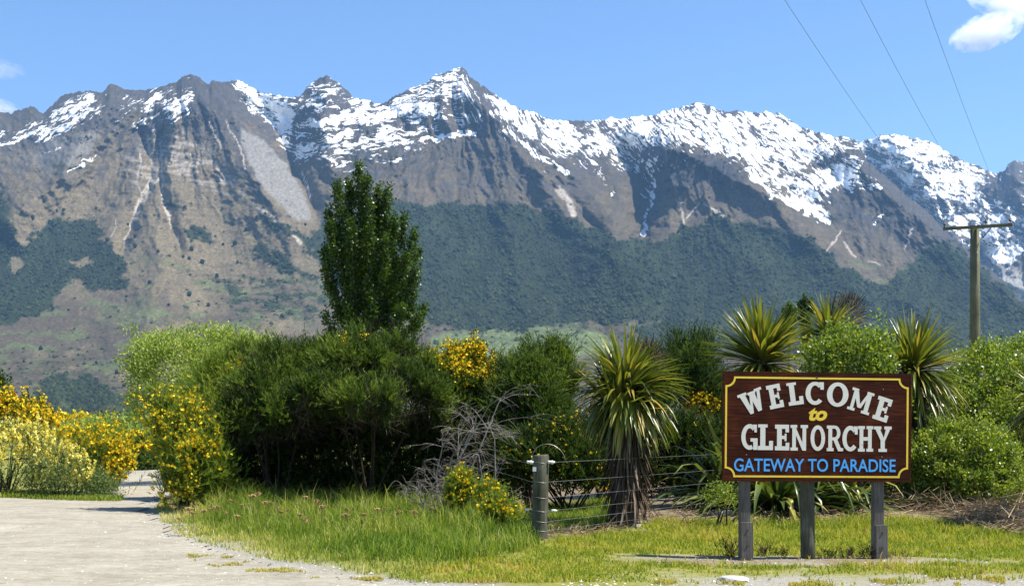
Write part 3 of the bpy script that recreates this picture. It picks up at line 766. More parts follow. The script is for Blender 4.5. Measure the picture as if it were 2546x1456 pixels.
# ------------------------------------------------------------------ welcome sign
def glyph(ch):
    """slab-serif capital in a box of height 1: list of quads and arcs"""
    R = lambda x0, y0, x1, y1: [(x0, y0), (x1, y0), (x1, y1), (x0, y1)]
    def arc(cx, cy, ro, ho, ri, hi, a0, a1, n=22):
        A = [math.radians(a0 + (a1 - a0) * k / n) for k in range(n + 1)]
        return [[(cx + ri * math.cos(p), cy + hi * math.sin(p)), (cx + ro * math.cos(p), cy + ho * math.sin(p)),
                 (cx + ro * math.cos(q), cy + ho * math.sin(q)), (cx + ri * math.cos(q), cy + hi * math.sin(q))] for p, q in zip(A[:-1], A[1:])]
    G = {
     'E': (.70, [R(.10, .13, .33, .87), R(0, 0, .70, .16), R(0, .84, .68, 1), R(.33, .44, .56, .57), R(.52, .16, .70, .30), R(.51, .70, .68, .84), R(.47, .57, .56, .65), R(.47, .36, .56, .44)]),
     'L': (.68, [R(.10, .16, .33, .88), R(0, 0, .68, .16), R(0, .88, .43, 1), R(.50, .16, .68, .36)]),
     'C': (.74, arc(.39, .5, .39, .5, .19, .34, 42, 318) + [R(.55, .78, .74, .98), R(.60, .66, .74, .78)]),
     'G': (.78, arc(.40, .5, .40, .5, .20, .34, 45, 295) + [R(.44, .32, .78, .45), R(.57, .0, .78, .32), R(.55, .80, .74, .98), R(.62, .68, .74, .80)]),
     'O': (.82, arc(.41, .5, .41, .5, .20, .35, 0, 360, 30)),
     'H': (.90, [R(.09, .12, .31, .88), R(.59, .12, .81, .88), R(.31, .43, .59, .57)] + [R(x, y, x + .40, y + .12) for x in (0, .50) for y in (0, .88)]),
     'N': (.90, [R(.09, .12, .28, .88), R(.62, .12, .81, .88), [(.28, .88), (.28, .60), (.62, .0), (.62, .30)], R(.62, 0, .81, .12), R(0, 0, .38, .12), R(0, .88, .34, 1), R(.52, .88, .90, 1)]),
     'R': (.88, [R(.09, .12, .31, .88), R(0, 0, .40, .12), R(0, .88, .45, 1), R(.31, .42, .46, .54)] + arc(.45, .71, .34, .29, .14, .17, -90, 90, 14) + [[(.38, .44), (.66, 0), (.90, 0), (.60, .46)], R(.66, 0, .95, .12)]),
     'Y': (.92, [R(.35, .12, .57, .45), R(.24, 0, .68, .12), [(.35, .45), (.57, .45), (.32, .88), (.08, .88)], [(.46, .36), (.57, .42), (.84, .88), (.62, .88)], R(0, .88, .38, 1), R(.54, .88, .92, 1)]),
     'W': (1.16, [[(.10, .88), (.36, .88), (.46, .0), (.30, .0)], [(.34, 0), (.46, 0), (.66, .82), (.54, .82)], [(.54, .82), (.80, .82), (.86, 0), (.68, 0)], [(.70, 0), (.86, 0), (1.06, .88), (.92, .88)], R(0, .88, .44, 1), R(.48, .82, .84, .94), R(.82, .88, 1.16, 1)]),
     'M': (1.14, [R(.12, .12, .28, .88), R(.82, .12, 1.04, .88), [(.12, .88), (.36, .88), (.64, .20), (.48, .20)], [(.50, .20), (.66, .20), (.92, .88), (.80, .88)], R(0, 0, .38, .12), R(.72, 0, 1.14, .12), R(0, .88, .34, 1), R(.78, .88, 1.14, 1)]),
    }
    return G[ch]

def letter_slab(ch, w, h, cx, cz, rot, mat, parent, y):
    adv, parts = glyph(ch)
    V = []; Fs = []
    ca, sa = math.cos(rot), math.sin(rot)
    for k, q in enumerate(parts):
        d = .0022 + .00007 * k
        n = len(V)
        ring = []
        for (x, z) in q:
            X = (x / adv - .5) * w; Z = (z - .5) * h
            ring.append((cx + X * ca - Z * sa, cz + X * sa + Z * ca))
        V += [(x, y - d, z) for x, z in ring] + [(x, y + .001, z) for x, z in ring]
        Fs += [[n, n + 1, n + 2, n + 3]] + [[n + i, n + 4 + i, n + 4 + (i + 1) % 4, n + (i + 1) % 4] for i in range(4)]
    me = bpy.data.meshes.new('letter'); me.from_pydata(V, [], Fs); me.update(); me.materials.append(mat)
    return obj('letter', me, parent)

SY = 14.9
sx = (2032 - UC) / F * SY
SW, SH = 2.335, 1.312
SZ = EYE + (VH - 1060.5) / F * SY
K = SW / 1305.0                                    # metres per pixel of the close-up the lettering was measured in
sign = empty('welcome_sign', (sx, SY, gz1(sx, SY)), math.radians(5.5))
tag(sign, 'brown painted wooden welcome sign with cream and blue lettering on three posts', 'sign')
base = EYE + (VH - 1061) / F * SY - sign.location.z
roll = Matrix.Rotation(math.radians(.5), 3, 'Y')
mb = MB(); mb.box((0, 0, 0), (SW, .045, SH), bev=.004)
board = mb.build('board', M['board'], sign)
board.location = (0, 0, base); board.rotation_euler = roll.to_euler()
def cp(cx, cz): return ((cx - 843) * K, (503 - cz) * K)
FY = -.0225
# yellow border with scooped corners
x0, z1 = cp(211, 176); x1, z0 = cp(1467, 836)
r = .105; path = []
for (cx_, cz_, a0) in ((x0, z0, 90), (x1, z0, 180), (x1, z1, 270), (x0, z1, 360)):
    for k in range(9):
        a = math.radians(a0 - 90 * k / 8)
        path.append((cx_ + r * math.cos(a), cz_ + r * math.sin(a)))
n = len(path); bw = .0115; inn = []; outr = []
for i in range(n):
    p0, p1, p2 = path[i - 1], path[i], path[(i + 1) % n]
    def nrm(a, b):
        d = (b[0] - a[0], b[1] - a[1]); L = math.hypot(*d) or 1; return (-d[1] / L, d[0] / L)
    n1, n2 = nrm(p0, p1), nrm(p1, p2)
    mx, mz = n1[0] + n2[0], n1[1] + n2[1]; L = math.hypot(mx, mz) or 1
    k = bw / max(.5, (mx * n1[0] + mz * n1[1]) / L)
    inn.append((p1[0] + mx / L * k, p1[1] + mz / L * k)); outr.append((p1[0] - mx / L * k, p1[1] - mz / L * k))
V = [(x, FY - .002, z) for x, z in inn] + [(x, FY - .002, z) for x, z in outr] + [(x, FY + .001, z) for x, z in inn] + [(x, FY + .001, z) for x, z in outr]
Fs = []
for i in range(n):
    j = (i + 1) % n
    Fs += [[i, j, n + j, n + i], [i, 2 * n + i, 2 * n + j, j], [n + i, n + j, 3 * n + j, 3 * n + i]]
me = bpy.data.meshes.new('border'); me.from_pydata(V, [], Fs); me.update(); me.materials.append(M['yellow'])
obj('border', me, board)
for ch, cx, cz, w, h, rot in [('W', 391, 337, 172, 150, 21), ('E', 545, 300, 98, 160, 12), ('L', 683, 280, 104, 152, 8), ('C', 818, 276, 126, 156, 0), ('O', 978, 283, 150, 164, -3),
                              ('M', 1139, 326, 158, 152, -16), ('E', 1292, 378, 106, 160, -17)]:
    X, Z_ = cp(cx, cz); letter_slab(ch, w * K, h * K, X, Z_, math.radians(rot), M['cream'], board, FY)
for ch, xa, xb in [('G', 316, 428), ('L', 431, 534), ('E', 547, 646), ('N', 654, 774), ('O', 792, 893), ('R', 905, 1010), ('C', 1013, 1119), ('H', 1122, 1228), ('Y', 1233, 1356)]:
    X, Z_ = cp((xa + xb) / 2, 577 + (xa - 840) * .0085); letter_slab(ch, (xb - xa) * K, 172 * K, X, Z_, 0, M['cream'], board, FY)

def font_letters(word, xa, xb, ztop, zbot, mat, shear=0, off=.02):
    """letters from the built-in font, each its own flat piece, fitted to the measured line"""
    font = bpy.data.fonts.load('<builtin>') if not bpy.data.fonts else bpy.data.fonts[0]
    dg = bpy.context.evaluated_depsgraph_get()
    def shape(txt):
        cu = bpy.data.curves.new('text', 'FONT'); cu.font = font; cu.body = txt; cu.offset = off; cu.extrude = .004; cu.shear = shear
        cu.resolution_u = 4
        o = bpy.data.objects.new('text', cu); COL.objects.link(o)
        dg.update(); me = bpy.data.meshes.new_from_object(o.evaluated_get(dg))
        bpy.data.objects.remove(o); bpy.data.curves.remove(cu)
        return me
    def ext(me):
        a = np.empty(len(me.vertices) * 3, np.float32); me.vertices.foreach_get('co', a); a = a.reshape(-1, 3); return a
    full = ext(shape(word)); fx0, fx1 = full[:, 0].min(), full[:, 0].max(); fz0, fz1 = full[:, 1].min(), full[:, 1].max()
    sx_, sz_ = (xb - xa) / (fx1 - fx0), (ztop - zbot) / (fz1 - fz0)
    for i, ch in enumerate(word):
        if ch == ' ': continue
        me = shape(ch); a = ext(me)
        pre = ext(shape(word[:i + 1]))[:, 0].max()
        a2 = np.stack([xa + (a[:, 0] - a[:, 0].max() + pre - fx0) * sx_, FY - .001 - (a[:, 2] + .004) * .2, zbot + (a[:, 1] - fz0) * sz_], 1)
        me.vertices.foreach_set('co', a2.ravel().astype(np.float32)); me.update(); me.name = 'letter'
        me.materials.clear(); me.materials.append(mat)
        obj('letter', me, board)
xa, zt = cp(268, 716); xb, zb = cp(1386, 803)
font_letters('GATEWAY TO PARADISE', xa, xb, zt, zb, M['blue'], 0, .012)
xa, zt = cp(778, 374); xb, zb = cp(906, 461)
font_letters('to', xa, xb, zt, zb, M['yellow'], .25, .04)
mb = MB(); hx, hz = cp(833, 171)
mb.tube([(hx, FY + .002, hz), (hx, FY - .008, hz)], .013, 8)
mb.build('bolt', M['bolt'], board)
for cx, cz in ((352, 692), (1296, 244), (1290, 700)):
    hx, hz = cp(cx, cz); mb = MB(); mb.tube([(hx, FY + .002, hz), (hx, FY - .003, hz)], .007, 8); mb.build('bolt', M['wire'], board)
# posts behind the board, front splints with bolts
def spost(u, wid, dep, roundp=False):
    x = (u - UC) / F * SY - sx
    mb = MB()
    top = base + SH * .46
    if roundp:
        mb.tube([(x + .02 - .03 * t, .045 + wid / 2, -.3 + (top + .3) * t) for t in (0, .2, .4, .6, .8, 1)], [wid / 2 * s for s in (1.03, 1.02, 1.0, .98, .97, .96)], 20)
        return mb.build('post', M['post_moss'], sign, True)
    mb.box((x, .0245 + dep / 2, top / 2 - .15), (wid, dep, top + .3), bev=.006)
    return mb.build('post', M['post'], sign)
spost(1851, .125, .10); spost(2014, .172, .172, True); spost(2193, .128, .10)
for u, ztop in ((1850, .455), (2194, .41)):
    x = (u - UC) / F * SY - sx + .012
    mb = MB(); mb.box((x, -.003, ztop / 2 - .1), (.148, .05, ztop + .2), bev=.004, taper=.985)
    sp = mb.build('splint', M['post'], sign)
    for zz in (ztop - .09, ztop - .27):
        mb = MB(); mb.tube([(x + .005, -.026, zz), (x + .005, -.036, zz)], .014, 8); mb.build('bolt', M['bolt'], sp)

# ------------------------------------------------------------------ wire fence with its strainer post
FP = gnd(1342, 1347)
fx, fy = FP; fz = gz1(fx, fy)
fence = empty('wire_fence', (fx, fy, fz))
tag(fence, 'wire fence strung from a thick round strainer post beside the flowering broom', 'fence')
mb = MB()
mb.tube([(-.01 + .03 * t, 0, -.3 + 1.5 * t) for t in (0, .25, .5, .75, .97)] + [(.018, 0, 1.175)], [.118, .116, .112, .110, .109, .100], 20)
mb.build('strainer_post', M['post_moss'], fence, True)
mb = MB(); mb.box((-.075, -.112, .98), (.05, .004, .06)); mb.build('tag_plate', M['insul'], fence)
far_r = (6.9, 9.2); far_l = (-1.7, 11.0)            # directions of the two runs
WZ = [(1.06, 1.2), (.80, .98), (.57, .78), (.345, .58), (.17, .38), (.03, .18), (-.12, 0)]
def wire(a, b, rad, sag=.02, n=10):
    a, b = Vector(a), Vector(b)
    return [a.lerp(b, t / n) - Vector((0, 0, sag * 4 * (t / n) * (1 - t / n))) for t in range(n + 1)], rad
hts = [1.07, .80, .585, .40, .255, .13, .04]
for h_ in hts:
    mb = MB(); pts, rd = wire((.1, -.05, h_), (far_r[0], far_r[1], h_ * 1.0 + .10), .0023); mb.tube(pts, rd, 5); mb.build('wire', M['wire'], fence)
for h_ in (1.05, .80, .56, .36, .2):
    mb = MB(); pts, rd = wire((-.1, -.05, h_), (far_l[0], far_l[1], h_ + .1), .0022); mb.tube(pts, rd, 5); mb.build('wire', M['wire'], fence)
for h_ in hts[:6]:
    mb = MB(); ring = [(.118 * math.cos(a), .118 * math.sin(a), h_ + .01 * math.sin(a * 2)) for a in np.linspace(0, 2 * math.pi, 19)]
    mb.tube(ring, .0018, 4, False); mb.build('wire_wrap', M['wire'], fence)
mb = MB(); pts = []
for k in range(15):
    a = math.pi * (1 - k / 14); pts.append((.09 + .20 * math.cos(a) * (1 + .3 * (k / 14)), -.06, 1.08 + .235 * math.sin(a) + .02 * k / 14))
mb.tube(pts, .0032, 6); mb.build('wire_loop', M['wire'], fence)
def insulator(c, s=1):
    mb = MB()
    mb.tube([(c[0] - .05 * s, c[1], c[2] - .01), (c[0] - .035 * s, c[1], c[2]), (c[0] - .015 * s, c[1], c[2] + .004), (c[0] + .01 * s, c[1], c[2] - .004), (c[0] + .035 * s, c[1], c[2]), (c[0] + .05 * s, c[1], c[2] + .006)],
            [.012 * s, .028 * s, .016 * s, .03 * s, .018 * s, .008 * s], 8)
    mb.build('insulator', M['insul'], fence, True)
insulator((-.13, -.07, 1.075)); insulator((.16, -.06, 1.075)); insulator((.20, -.04, .405), .8); insulator((-.17, -.04, .42), .6)
def stake(u, v0, Yd, hgt, lean=.05):
    x = (u - UC) / F * Yd; mb = MB()
    mb.box((0, 0, hgt / 2 - .1), (.045, .04, hgt + .2), M=Matrix.Rotation(lean, 3, 'Y'))
    o = mb.build('stake', M['steel'], fence); o.location = (x - fx, Yd - fy, gz1(x, Yd) - fz)
stake(1606, 1280, 19.9, 1.15); stake(1780, 1270, 22.6, 1.2, -.03)

# ------------------------------------------------------------------ utility pole and its three wires
PY = 46.0
pxx = (2424 - UC) / F * PY
pole = empty('utility_pole', (pxx, PY, 0))
tag(pole, 'wooden utility pole with crossarm and three insulators behind the green shrubs', 'utility pole')
ptop = EYE + (VH - 560) / F * PY
mb = MB()
hw = .185
mb.tube([(0, 0, -.5), (0, 0, 3), (0, 0, 6), (0, 0, ptop - .05)], [.215, .205, .185, .165], 14)
mb.build('pole', M['pole'], pole, True)
az = math.radians(-14)
Rz = Matrix.Rotation(az, 3, 'Z') @ Matrix.Rotation(math.radians(-1.3), 3, 'Y')
arm_c = Vector((0, -.26, ptop - .10))
mb = MB(); mb.box(arm_c, (2.42, .12, .11), M=Rz, bev=.01); arm = mb.build('crossarm', M['pole'], pole)
mb = MB(); mb.tube([arm_c + Rz @ Vector((.48, .03, -.05)), Vector((.17, -.16, ptop - .55))], .018, 6); mb.build('brace', M['steel'], pole)
mb = MB(); mb.tube([arm_c + Rz @ Vector((-.0, -.07, 0)), arm_c + Rz @ Vector((0, .25, 0))], .02, 6); mb.build('bolt', M['bolt'], pole)
mb = MB(); mb.box((0.02, -.195, ptop - 1.03), (.05, .01, .04)); mb.build('tag_plate', M['insul'], pole)
ends = []
for lx in (-1.16, .29, 1.13):
    c = arm_c + Rz @ Vector((lx, 0, .055))
    mb = MB(); mb.tube([c, c + Vector((0, 0, .06)), c + Vector((0, 0, .075)), c + Vector((0, 0, .12)), c + Vector((0, 0, .13)), c + Vector((0, 0, .18)), c + Vector((0, 0, .19))], [.015, .018, .05, .055, .035, .045, .02], 10)
    mb.build('insulator', M['insul_dark'], pole, True)
    ends.append(Vector((pxx, PY, 0)) + c + Vector((0, 0, .17)))
for k, e in enumerate(ends):
    u0 = (1945, 2135, 2297)[k]
    Yq = 19.0; q = Vector(at(u0, 0, Yq))
    um, vm = ((2175, 335), (2322, 355), (2443, 420))[k]
    d = q - e; end2 = e + d * (62 / d.length * 1.0)
    # catenary through the pole insulator and the point overhead, next support behind the camera
    pts = []
    for i in range(33):
        t = i / 32; p_ = e.lerp(end2, t); tt = t * 62 / 27.5
        pts.append(p_ + Vector((0, 0, -.32 * tt * (1 - tt) * 4 * .55)))
    mb = MB(); mb.tube(pts, .004, 5)
    o = mb.build('power_line', M['cable'])
    tag(o, ('thin power line running to the left end of the pole crossarm', 'thin power line running to the middle insulator of the pole crossarm', 'thin power line running to the right end of the pole crossarm')[k], 'power line', 'overhead power lines')
# ------------------------------------------------------------------ vegetation builders
def unit(a): return a / np.maximum(np.linalg.norm(a, axis=-1, keepdims=True), 1e-9)
def rdir(n): return unit(rng.normal(size=(n, 3)))

def strips(P, D, L, W, t, tip=.35, side=None, bend=None):
    """one four-cornered blade per row"""
    n = len(P)
    if side is None: side = unit(np.cross(D, rdir(n)))
    L = np.broadcast_to(np.asarray(L, float), (n,))[:, None]; W = np.broadcast_to(np.asarray(W, float), (n,))[:, None]
    E_ = P + D * L + (0 if bend is None else bend)
    V = np.stack([P - side * W * .5, P + side * W * .5, E_ + side * W * .5 * tip, E_ - side * W * .5 * tip], 1).reshape(-1, 3)
    Fs = np.arange(n * 4).reshape(n, 4)
    return V, Fs, np.repeat(np.broadcast_to(t, (n,)), 4)

def diamonds(P, D, N, L, W, t):
    """pointed oval leaves: four corners, widest at the middle"""
    n = len(P); S_ = unit(np.cross(D, N))
    L = np.broadcast_to(np.asarray(L, float), (n,))[:, None]; W = np.broadcast_to(np.asarray(W, float), (n,))[:, None]
    V = np.stack([P, P + D * L * .5 + S_ * W * .5, P + D * L, P + D * L * .5 - S_ * W * .5], 1).reshape(-1, 3)
    return V, np.arange(n * 4).reshape(n, 4), np.repeat(np.broadcast_to(t, (n,)), 4)

def join(parts):
    V = []; Fs = []; T = []; o = 0
    for v, f, t in parts:
        V.append(v); Fs.append(f + o); T.append(t); o += len(v)
    return np.concatenate(V), Fs, np.concatenate(T)

def shell(lobes, n, r0=.7, r1=1.0, low=-.55, back=.45):
    """points near the skin of a union of ellipsoids, with outward direction"""
    Lb = np.array(lobes, float)
    w = Lb[:, 3] * Lb[:, 5] + .3 * Lb[:, 3] * Lb[:, 4]; w = w / w.sum()
    P = []; N = []; got = 0
    while got < n:
        m_ = int(n * 1.6) + 50
        k = rng.choice(len(Lb), m_, p=w); d = rdir(m_)
        lump = 1 + .28 * noise(d[:, 0] * 2.4 + 1.7 * d[:, 1] + k * 5.3, d[:, 2] * 2.6 - 1.3 * d[:, 1] + k * 2.9, 7)[:, None]
        p = Lb[k, :3] + d * Lb[k, 3:] * rng.uniform(r0, r1, (m_, 1)) ** .6 * lump
        nn = unit(d / Lb[k, 3:])
        ok = (d[:, 2] > low) & (p[:, 2] > .03) & ((nn[:, 1] < .55) | (rng.random(m_) < back))
        for j in range(len(Lb)):
            q = np.linalg.norm((p - Lb[j, :3]) / Lb[j, 3:], axis=1)
            ok &= (k == j) | (q > .78)
        P.append(p[ok]); N.append(nn[ok]); got += int(ok.sum())
    return np.concatenate(P)[:n], np.concatenate(N)[:n]

UP = np.array([0, 0, 1.0])
def broom_sprays(lobes, nc, m_, L=(.35, .75), jit=.26, up=.6, outw=.8, twigs=22, tl=.13, tw=.013, low=-.45, spread=.16, r0=.7):
    q = .42 * (L[0] + L[1]) * .5
    lobes = [tuple(l[:3]) + tuple(max(.5 * r_, r_ - q) for r_ in l[3:]) for l in lobes]
    C_, N_ = shell(lobes, nc, r0, 1.0, low)
    cd = unit(N_ * outw + UP * up + rng.normal(0, .28, (nc, 3)))
    ct = rng.normal(.46, .22, nc)
    P = np.repeat(C_, m_, 0) + rng.normal(0, spread, (nc * m_, 3))
    D = unit(np.repeat(cd, m_, 0) + rng.normal(0, jit, (nc * m_, 3)))
    T = np.repeat(ct, m_) + rng.normal(0, .10, nc * m_)
    Ls = rng.uniform(L[0], L[1], nc * m_)
    P = P - D * (Ls * .45)[:, None]
    P[:, 2] = np.maximum(P[:, 2], .05)
    return P, D, Ls, T

def broom_mesh(P, D, Ls, T, twigs=22, tl=.13, tw=.013, droop=.10):
    n = len(P)
    parts = [strips(P, D, Ls, .008, np.clip(T - .2, 0, 1), .4, bend=-UP * (droop * Ls * Ls)[:, None])]
    tt = rng.uniform(.08, 1, (n, twigs)); tt[:, 0] = .98
    a = unit(np.cross(D, rdir(n))); b = np.cross(D, a)
    ph = rng.uniform(0, 2 * np.pi, (n, twigs))
    rad = a[:, None] * np.cos(ph)[..., None] + b[:, None] * np.sin(ph)[..., None]
    Q = P[:, None] + D[:, None] * (Ls[:, None] * tt)[..., None] - UP * (droop * (Ls[:, None] * tt) ** 2)[..., None]
    TD = unit(D[:, None] * .95 + rad * rng.uniform(.35, .75, (n, twigs, 1)) + UP * .15)
    TL = tl * rng.uniform(.6, 1.25, (n, twigs)) * (1.15 - .55 * tt)
    k = n * twigs
    t = np.clip(np.repeat(T, twigs) + rng.normal(0, .13, k) + .34 * (tt.ravel() - .55), 0, 1)
    parts.append(strips(Q.reshape(k, 3), TD.reshape(k, 3), TL.ravel(), tw * rng.uniform(.7, 1.3, k), t, .45))
    return join(parts), Q, TD

def flowers(P, size, n_each=1):
    n = len(P)
    d = unit(rdir(n) + UP * .5)
    t = np.clip(rng.normal(.5, .25, n), 0, 1)
    s = size * rng.uniform(.7, 1.3, n)
    a = diamonds(P - d * s[:, None] * .5, d, rdir(n), s, s * .8, t)
    b = diamonds(P - d * s[:, None] * .5, unit(d + rdir(n) * .5), rdir(n), s, s * .8, np.clip(t + .15, 0, 1))
    return join([a, b])

def leaves(lobes, n, size=(.04, .06), nc=None, clus=.10, low=-.6, r0=.62, up=.35, back=.45, asp=.6):
    nc = nc or max(20, n // 26)
    C_, N_ = shell(lobes, nc, r0, 1.03, low, back)
    C_ = C_ + N_ * rng.exponential(.055, nc)[:, None] + UP * rng.exponential(.03, nc)[:, None]
    k = rng.integers(0, nc, n)
    off = rng.normal(0, 1, (n, 3)) * clus
    P = C_[k] + off
    P[:, 2] = np.maximum(P[:, 2], .04)
    D = unit(N_[k] * .5 + UP * up + rdir(n) * .9)
    Nn = unit(N_[k] * .6 + UP * .5 + rdir(n) * .8)
    ct = rng.normal(.5, .15, nc)
    t = np.clip(ct[k] + rng.normal(0, .18, n) , 0, 1)
    s = rng.uniform(size[0], size[1], n)
    return diamonds(P, D, Nn, s, s * asp, t)

def stems(mb, root, targets, r0=.035, k=5, wob=.12):
    for t in targets:
        t = Vector(t); r = Vector(root) + Vector((random.uniform(-.15, .15), random.uniform(-.15, .15), 0))
        mid_ = r.lerp(t, .5) + Vector((random.uniform(-wob, wob), random.uniform(-wob, wob), wob * .6))
        mb.tube([r, r.lerp(mid_, .5) + Vector((0, 0, .03)), mid_, t], [r0, r0 * .8, r0 * .55, r0 * .15], k, False)

def loc_of(lobes, root): return [(l[0] - root[0], l[1] - root[1], l[2] - root[2]) + tuple(l[3:]) for l in lobes]

def pl(u, v, hw, hh, Yd, dep=None, dy=0.0):
    """ellipsoid lobe: outline measured in the picture, placed at its own distance with its own depth"""
    x, y, z = at(u, v, Yd)
    rx = hw / F * Yd; rz = hh / F * Yd
    return (x, y + dy, z, rx, dep or rx * .85, rz)

def shrub(name, label, cat, lobes, kind='broom', n=60, m_=14, mat='broom', group=None, flower=None, fsize=.035, fmat='flower', twigs=15, tl=.13, tw=.0155,
          L=(.35, .75), up=.6, outw=.8, low=-.45, size=(.04, .06), clus=.10, nstem=14, stemmat='twig_dark', inner=0, innermat=None, droop=.1, spread=.16, r0=.7, asp=.6, jit=.26):
    Lb = np.array(lobes)
    rx_, ry_ = float(np.average(Lb[:, 0], weights=Lb[:, 3])), float(np.average(Lb[:, 1], weights=Lb[:, 3]))
    root = (rx_, ry_, gz1(rx_, ry_))
    e = empty(name, root); tag(e, label, cat, group)
    lo = loc_of(lobes, root)
    if kind == 'broom':
        P, D, Ls, T = broom_sprays(lo, n, m_, L, jit, up, outw, low=low, spread=spread, r0=r0)
        (V, Fs, t), Q, TD = broom_mesh(P, D, Ls, T, twigs, tl, tw, droop)
        obj('foliage', build('foliage', V, Fs, M[mat], tint=t), e, kind='stuff')
        if flower:
            sel = flower(Q + np.array(root))          # (n, twigs) mask of flowering places, in world coordinates
            FPt = Q[sel]
            if len(FPt):
                V, Fs, t = flowers(FPt + rng.normal(0, .02, FPt.shape), fsize)
                obj('flowers', build('flowers', V, Fs, M[fmat], tint=t), e, kind='stuff')
    else:
        V, Fs, t = leaves(lo, n * m_, size, n, clus, low, up=up, r0=r0, asp=asp)
        obj('foliage', build('foliage', V, Fs, M[mat], tint=t), e, kind='stuff')
        if flower: flower(e, lo, root)
    if inner:
        # bare twiggy inside
        C_, N_ = shell(lo, inner, .25, .8, -.9)
        D = unit(N_ * .6 + UP * .5 + rdir(inner) * .7)
        V, Fs, t = strips(C_ - D * .3, D, rng.uniform(.35, .8, inner), .014, .4 + 0 * C_[:, 0], .2)
        obj('twigs', build('twigs', V, Fs, M[stemmat]), e, kind='stuff')
    mb = MB()
    C_, N_ = shell(lo, nstem, .55, .85, -.1)
    stems(mb, (0, 0, -.1), C_, .018 + .007 * max(Lb[:, 5]))
    if nstem: mb.build('branches', M[stemmat], e, True)
    return e

def fnoise(Q, sc_, seed): return noise(Q[..., 0] / sc_ + 3.1 * Q[..., 1], Q[..., 2] / sc_ + .7 * Q[..., 1], seed)
def puv(Q): return UC + F * Q[..., 0] / Q[..., 1], VH - F * (Q[..., 2] - EYE) / Q[..., 1]
def rnd(Q): return rng.random(Q.shape[:2])
def fl_all(dens, sc_=.35, thr=0.0, seed=300): return lambda Q: (rnd(Q) < dens) & (fnoise(Q, sc_, seed) > thr)
def fl_spot(spots, dens=.5):
    def f(Q):
        u, v = puv(Q); mk_ = np.zeros(u.shape, bool)
        for (cu, cv, ru, rv) in spots: mk_ |= ((u - cu) / ru) ** 2 + ((v - cv) / rv) ** 2 < 1
        return mk_ & (rnd(Q) < dens)
    return f

# ------------------------------------------------------------------ tall poplar and the two far ones
def poplar(label, plumes, axis, n, leaf, rad, group=None, trunk_r=.22):
    """upright plumes: (tip u, tip v, base u, base v, radius m, dy)"""
    Yd = axis[1]
    root = ((axis[0] - UC) / F * Yd, Yd, 0)
    e = empty('poplar_tree', root); tag(e, label, 'tree', group)
    lens = []; seg = []
    for (u1, v1, u0, v0, rr, dy) in plumes:
        a = np.array(at(u0, v0, Yd)) + [0, dy * .45, 0]; b = np.array(at(u1, v1, Yd)) + [0, dy, 0]
        seg.append((a - root, b - root, rr)); lens.append(np.linalg.norm(b - a) * rr)
    lens = np.array(lens); lens /= lens.sum()
    ps = []
    for (a, b, rr), w in zip(seg, lens):
        k = max(60, int(n * w)); nc = max(6, k // 22)
        t = rng.uniform(.0, 1, nc) ** .8
        prof = rr * .60 * np.clip(np.minimum(.3 + 1.5 * t, 1.0) * np.sqrt(np.clip(1.03 - t, 0, 1)) * 1.25, .1, 1.0)
        d = rdir(nc)
        c = a + (b - a) * t[:, None] + np.array([0, 0, 0]) + d * (prof * rng.uniform(.45, 1, nc) ** .5)[:, None] * [1, 1, .8]
        bow = np.sin(t * np.pi)[:, None] * np.array([(a[0] + (b[0] - a[0])) * .06, 0, 0]); c = c + bow
        j = rng.integers(0, nc, k)
        P = c[j] + rng.normal(0, .105, (k, 3)) * [1, 1, 1.5]
        D = unit(d[j] * .6 + UP * .35 + rdir(k) * .8); N_ = unit(d[j] + rdir(k) * .9)
        ct = rng.normal(.36, .2, nc)
        s = leaf * rng.uniform(.7, 1.3, k)
        ps.append(diamonds(P, D, N_, s, s * .85, np.clip(ct[j] + rng.normal(0, .17, k), 0, 1)))
    V, Fs, t = join(ps)
    obj('crown', build('crown', V, Fs, M['poplar'], tint=t), e, kind='stuff')
    mb = MB()
    zt = min(s[1][2] for s in seg) * .6
    mb.tube([(0, 0, -.4), (.05, 0, zt * .5), (0, 0, zt), (-.1, 0, max(s[1][2] for s in seg) * .75)], [trunk_r * 1.2, trunk_r, trunk_r * .8, trunk_r * .3], 10)
    mb.build('trunk', M['bark'], e, True)
    for (a, b, rr) in seg:
        mb = MB(); st = Vector((0, 0, max(.8, a[2] - 1.0)))
        a_, b_ = Vector(a), Vector(b)
        mb.tube([st, a_.lerp(st, .25), a_, a_.lerp(b_, .5), a_.lerp(b_, .93)], [trunk_r * .5, trunk_r * .42, trunk_r * .32, trunk_r * .2, .015], 5, False)
        mb.build('limb', M['bark'], e, True)
    return e

PL = [(893,414,905,700,.62,0), (866,448,890,720,.50,.5), (842,452,868,660,.52,-.3), (915,448,915,700,.55,-.6), (940,462,925,690,.50,.2), (966,470,935,640,.50,-.2),
      (952,520,935,720,.48,.7), (985,545,945,730,.50,-.5), (1005,530,960,700,.42,.3), (1030,578,975,740,.46,0), (1042,668,985,770,.44,-.6), (1036,610,985,760,.42,.6), (1015,640,960,790,.5,-1.0),
      (818,520,860,690,.42,0), (828,560,868,740,.48,-.8), (806,618,850,780,.46,.2), (815,660,862,800,.46,-.6), (880,560,890,800,.6,-1.3), (925,580,915,800,.6,-1.4), (965,600,935,800,.58,-1.2),
      (900,500,900,760,.55,.9), (850,600,880,800,.55,.9), (980,640,940,800,.55,1.0), (990,700,960,840,.5,-.9), (1030,720,985,830,.42,.3), (1058,762,1000,850,.40,-.4), (1045,790,985,850,.42,-.8), (1005,770,960,860,.46,-1.2),
      (842,770,870,850,.40,-.6), (815,785,835,850,.26,-.4), (828,800,840,850,.22,0), (870,720,890,860,.5,-1.2), (930,730,925,860,.55,-1.3), (900,790,905,860,.5,.6), (960,790,945,860,.5,.4)]
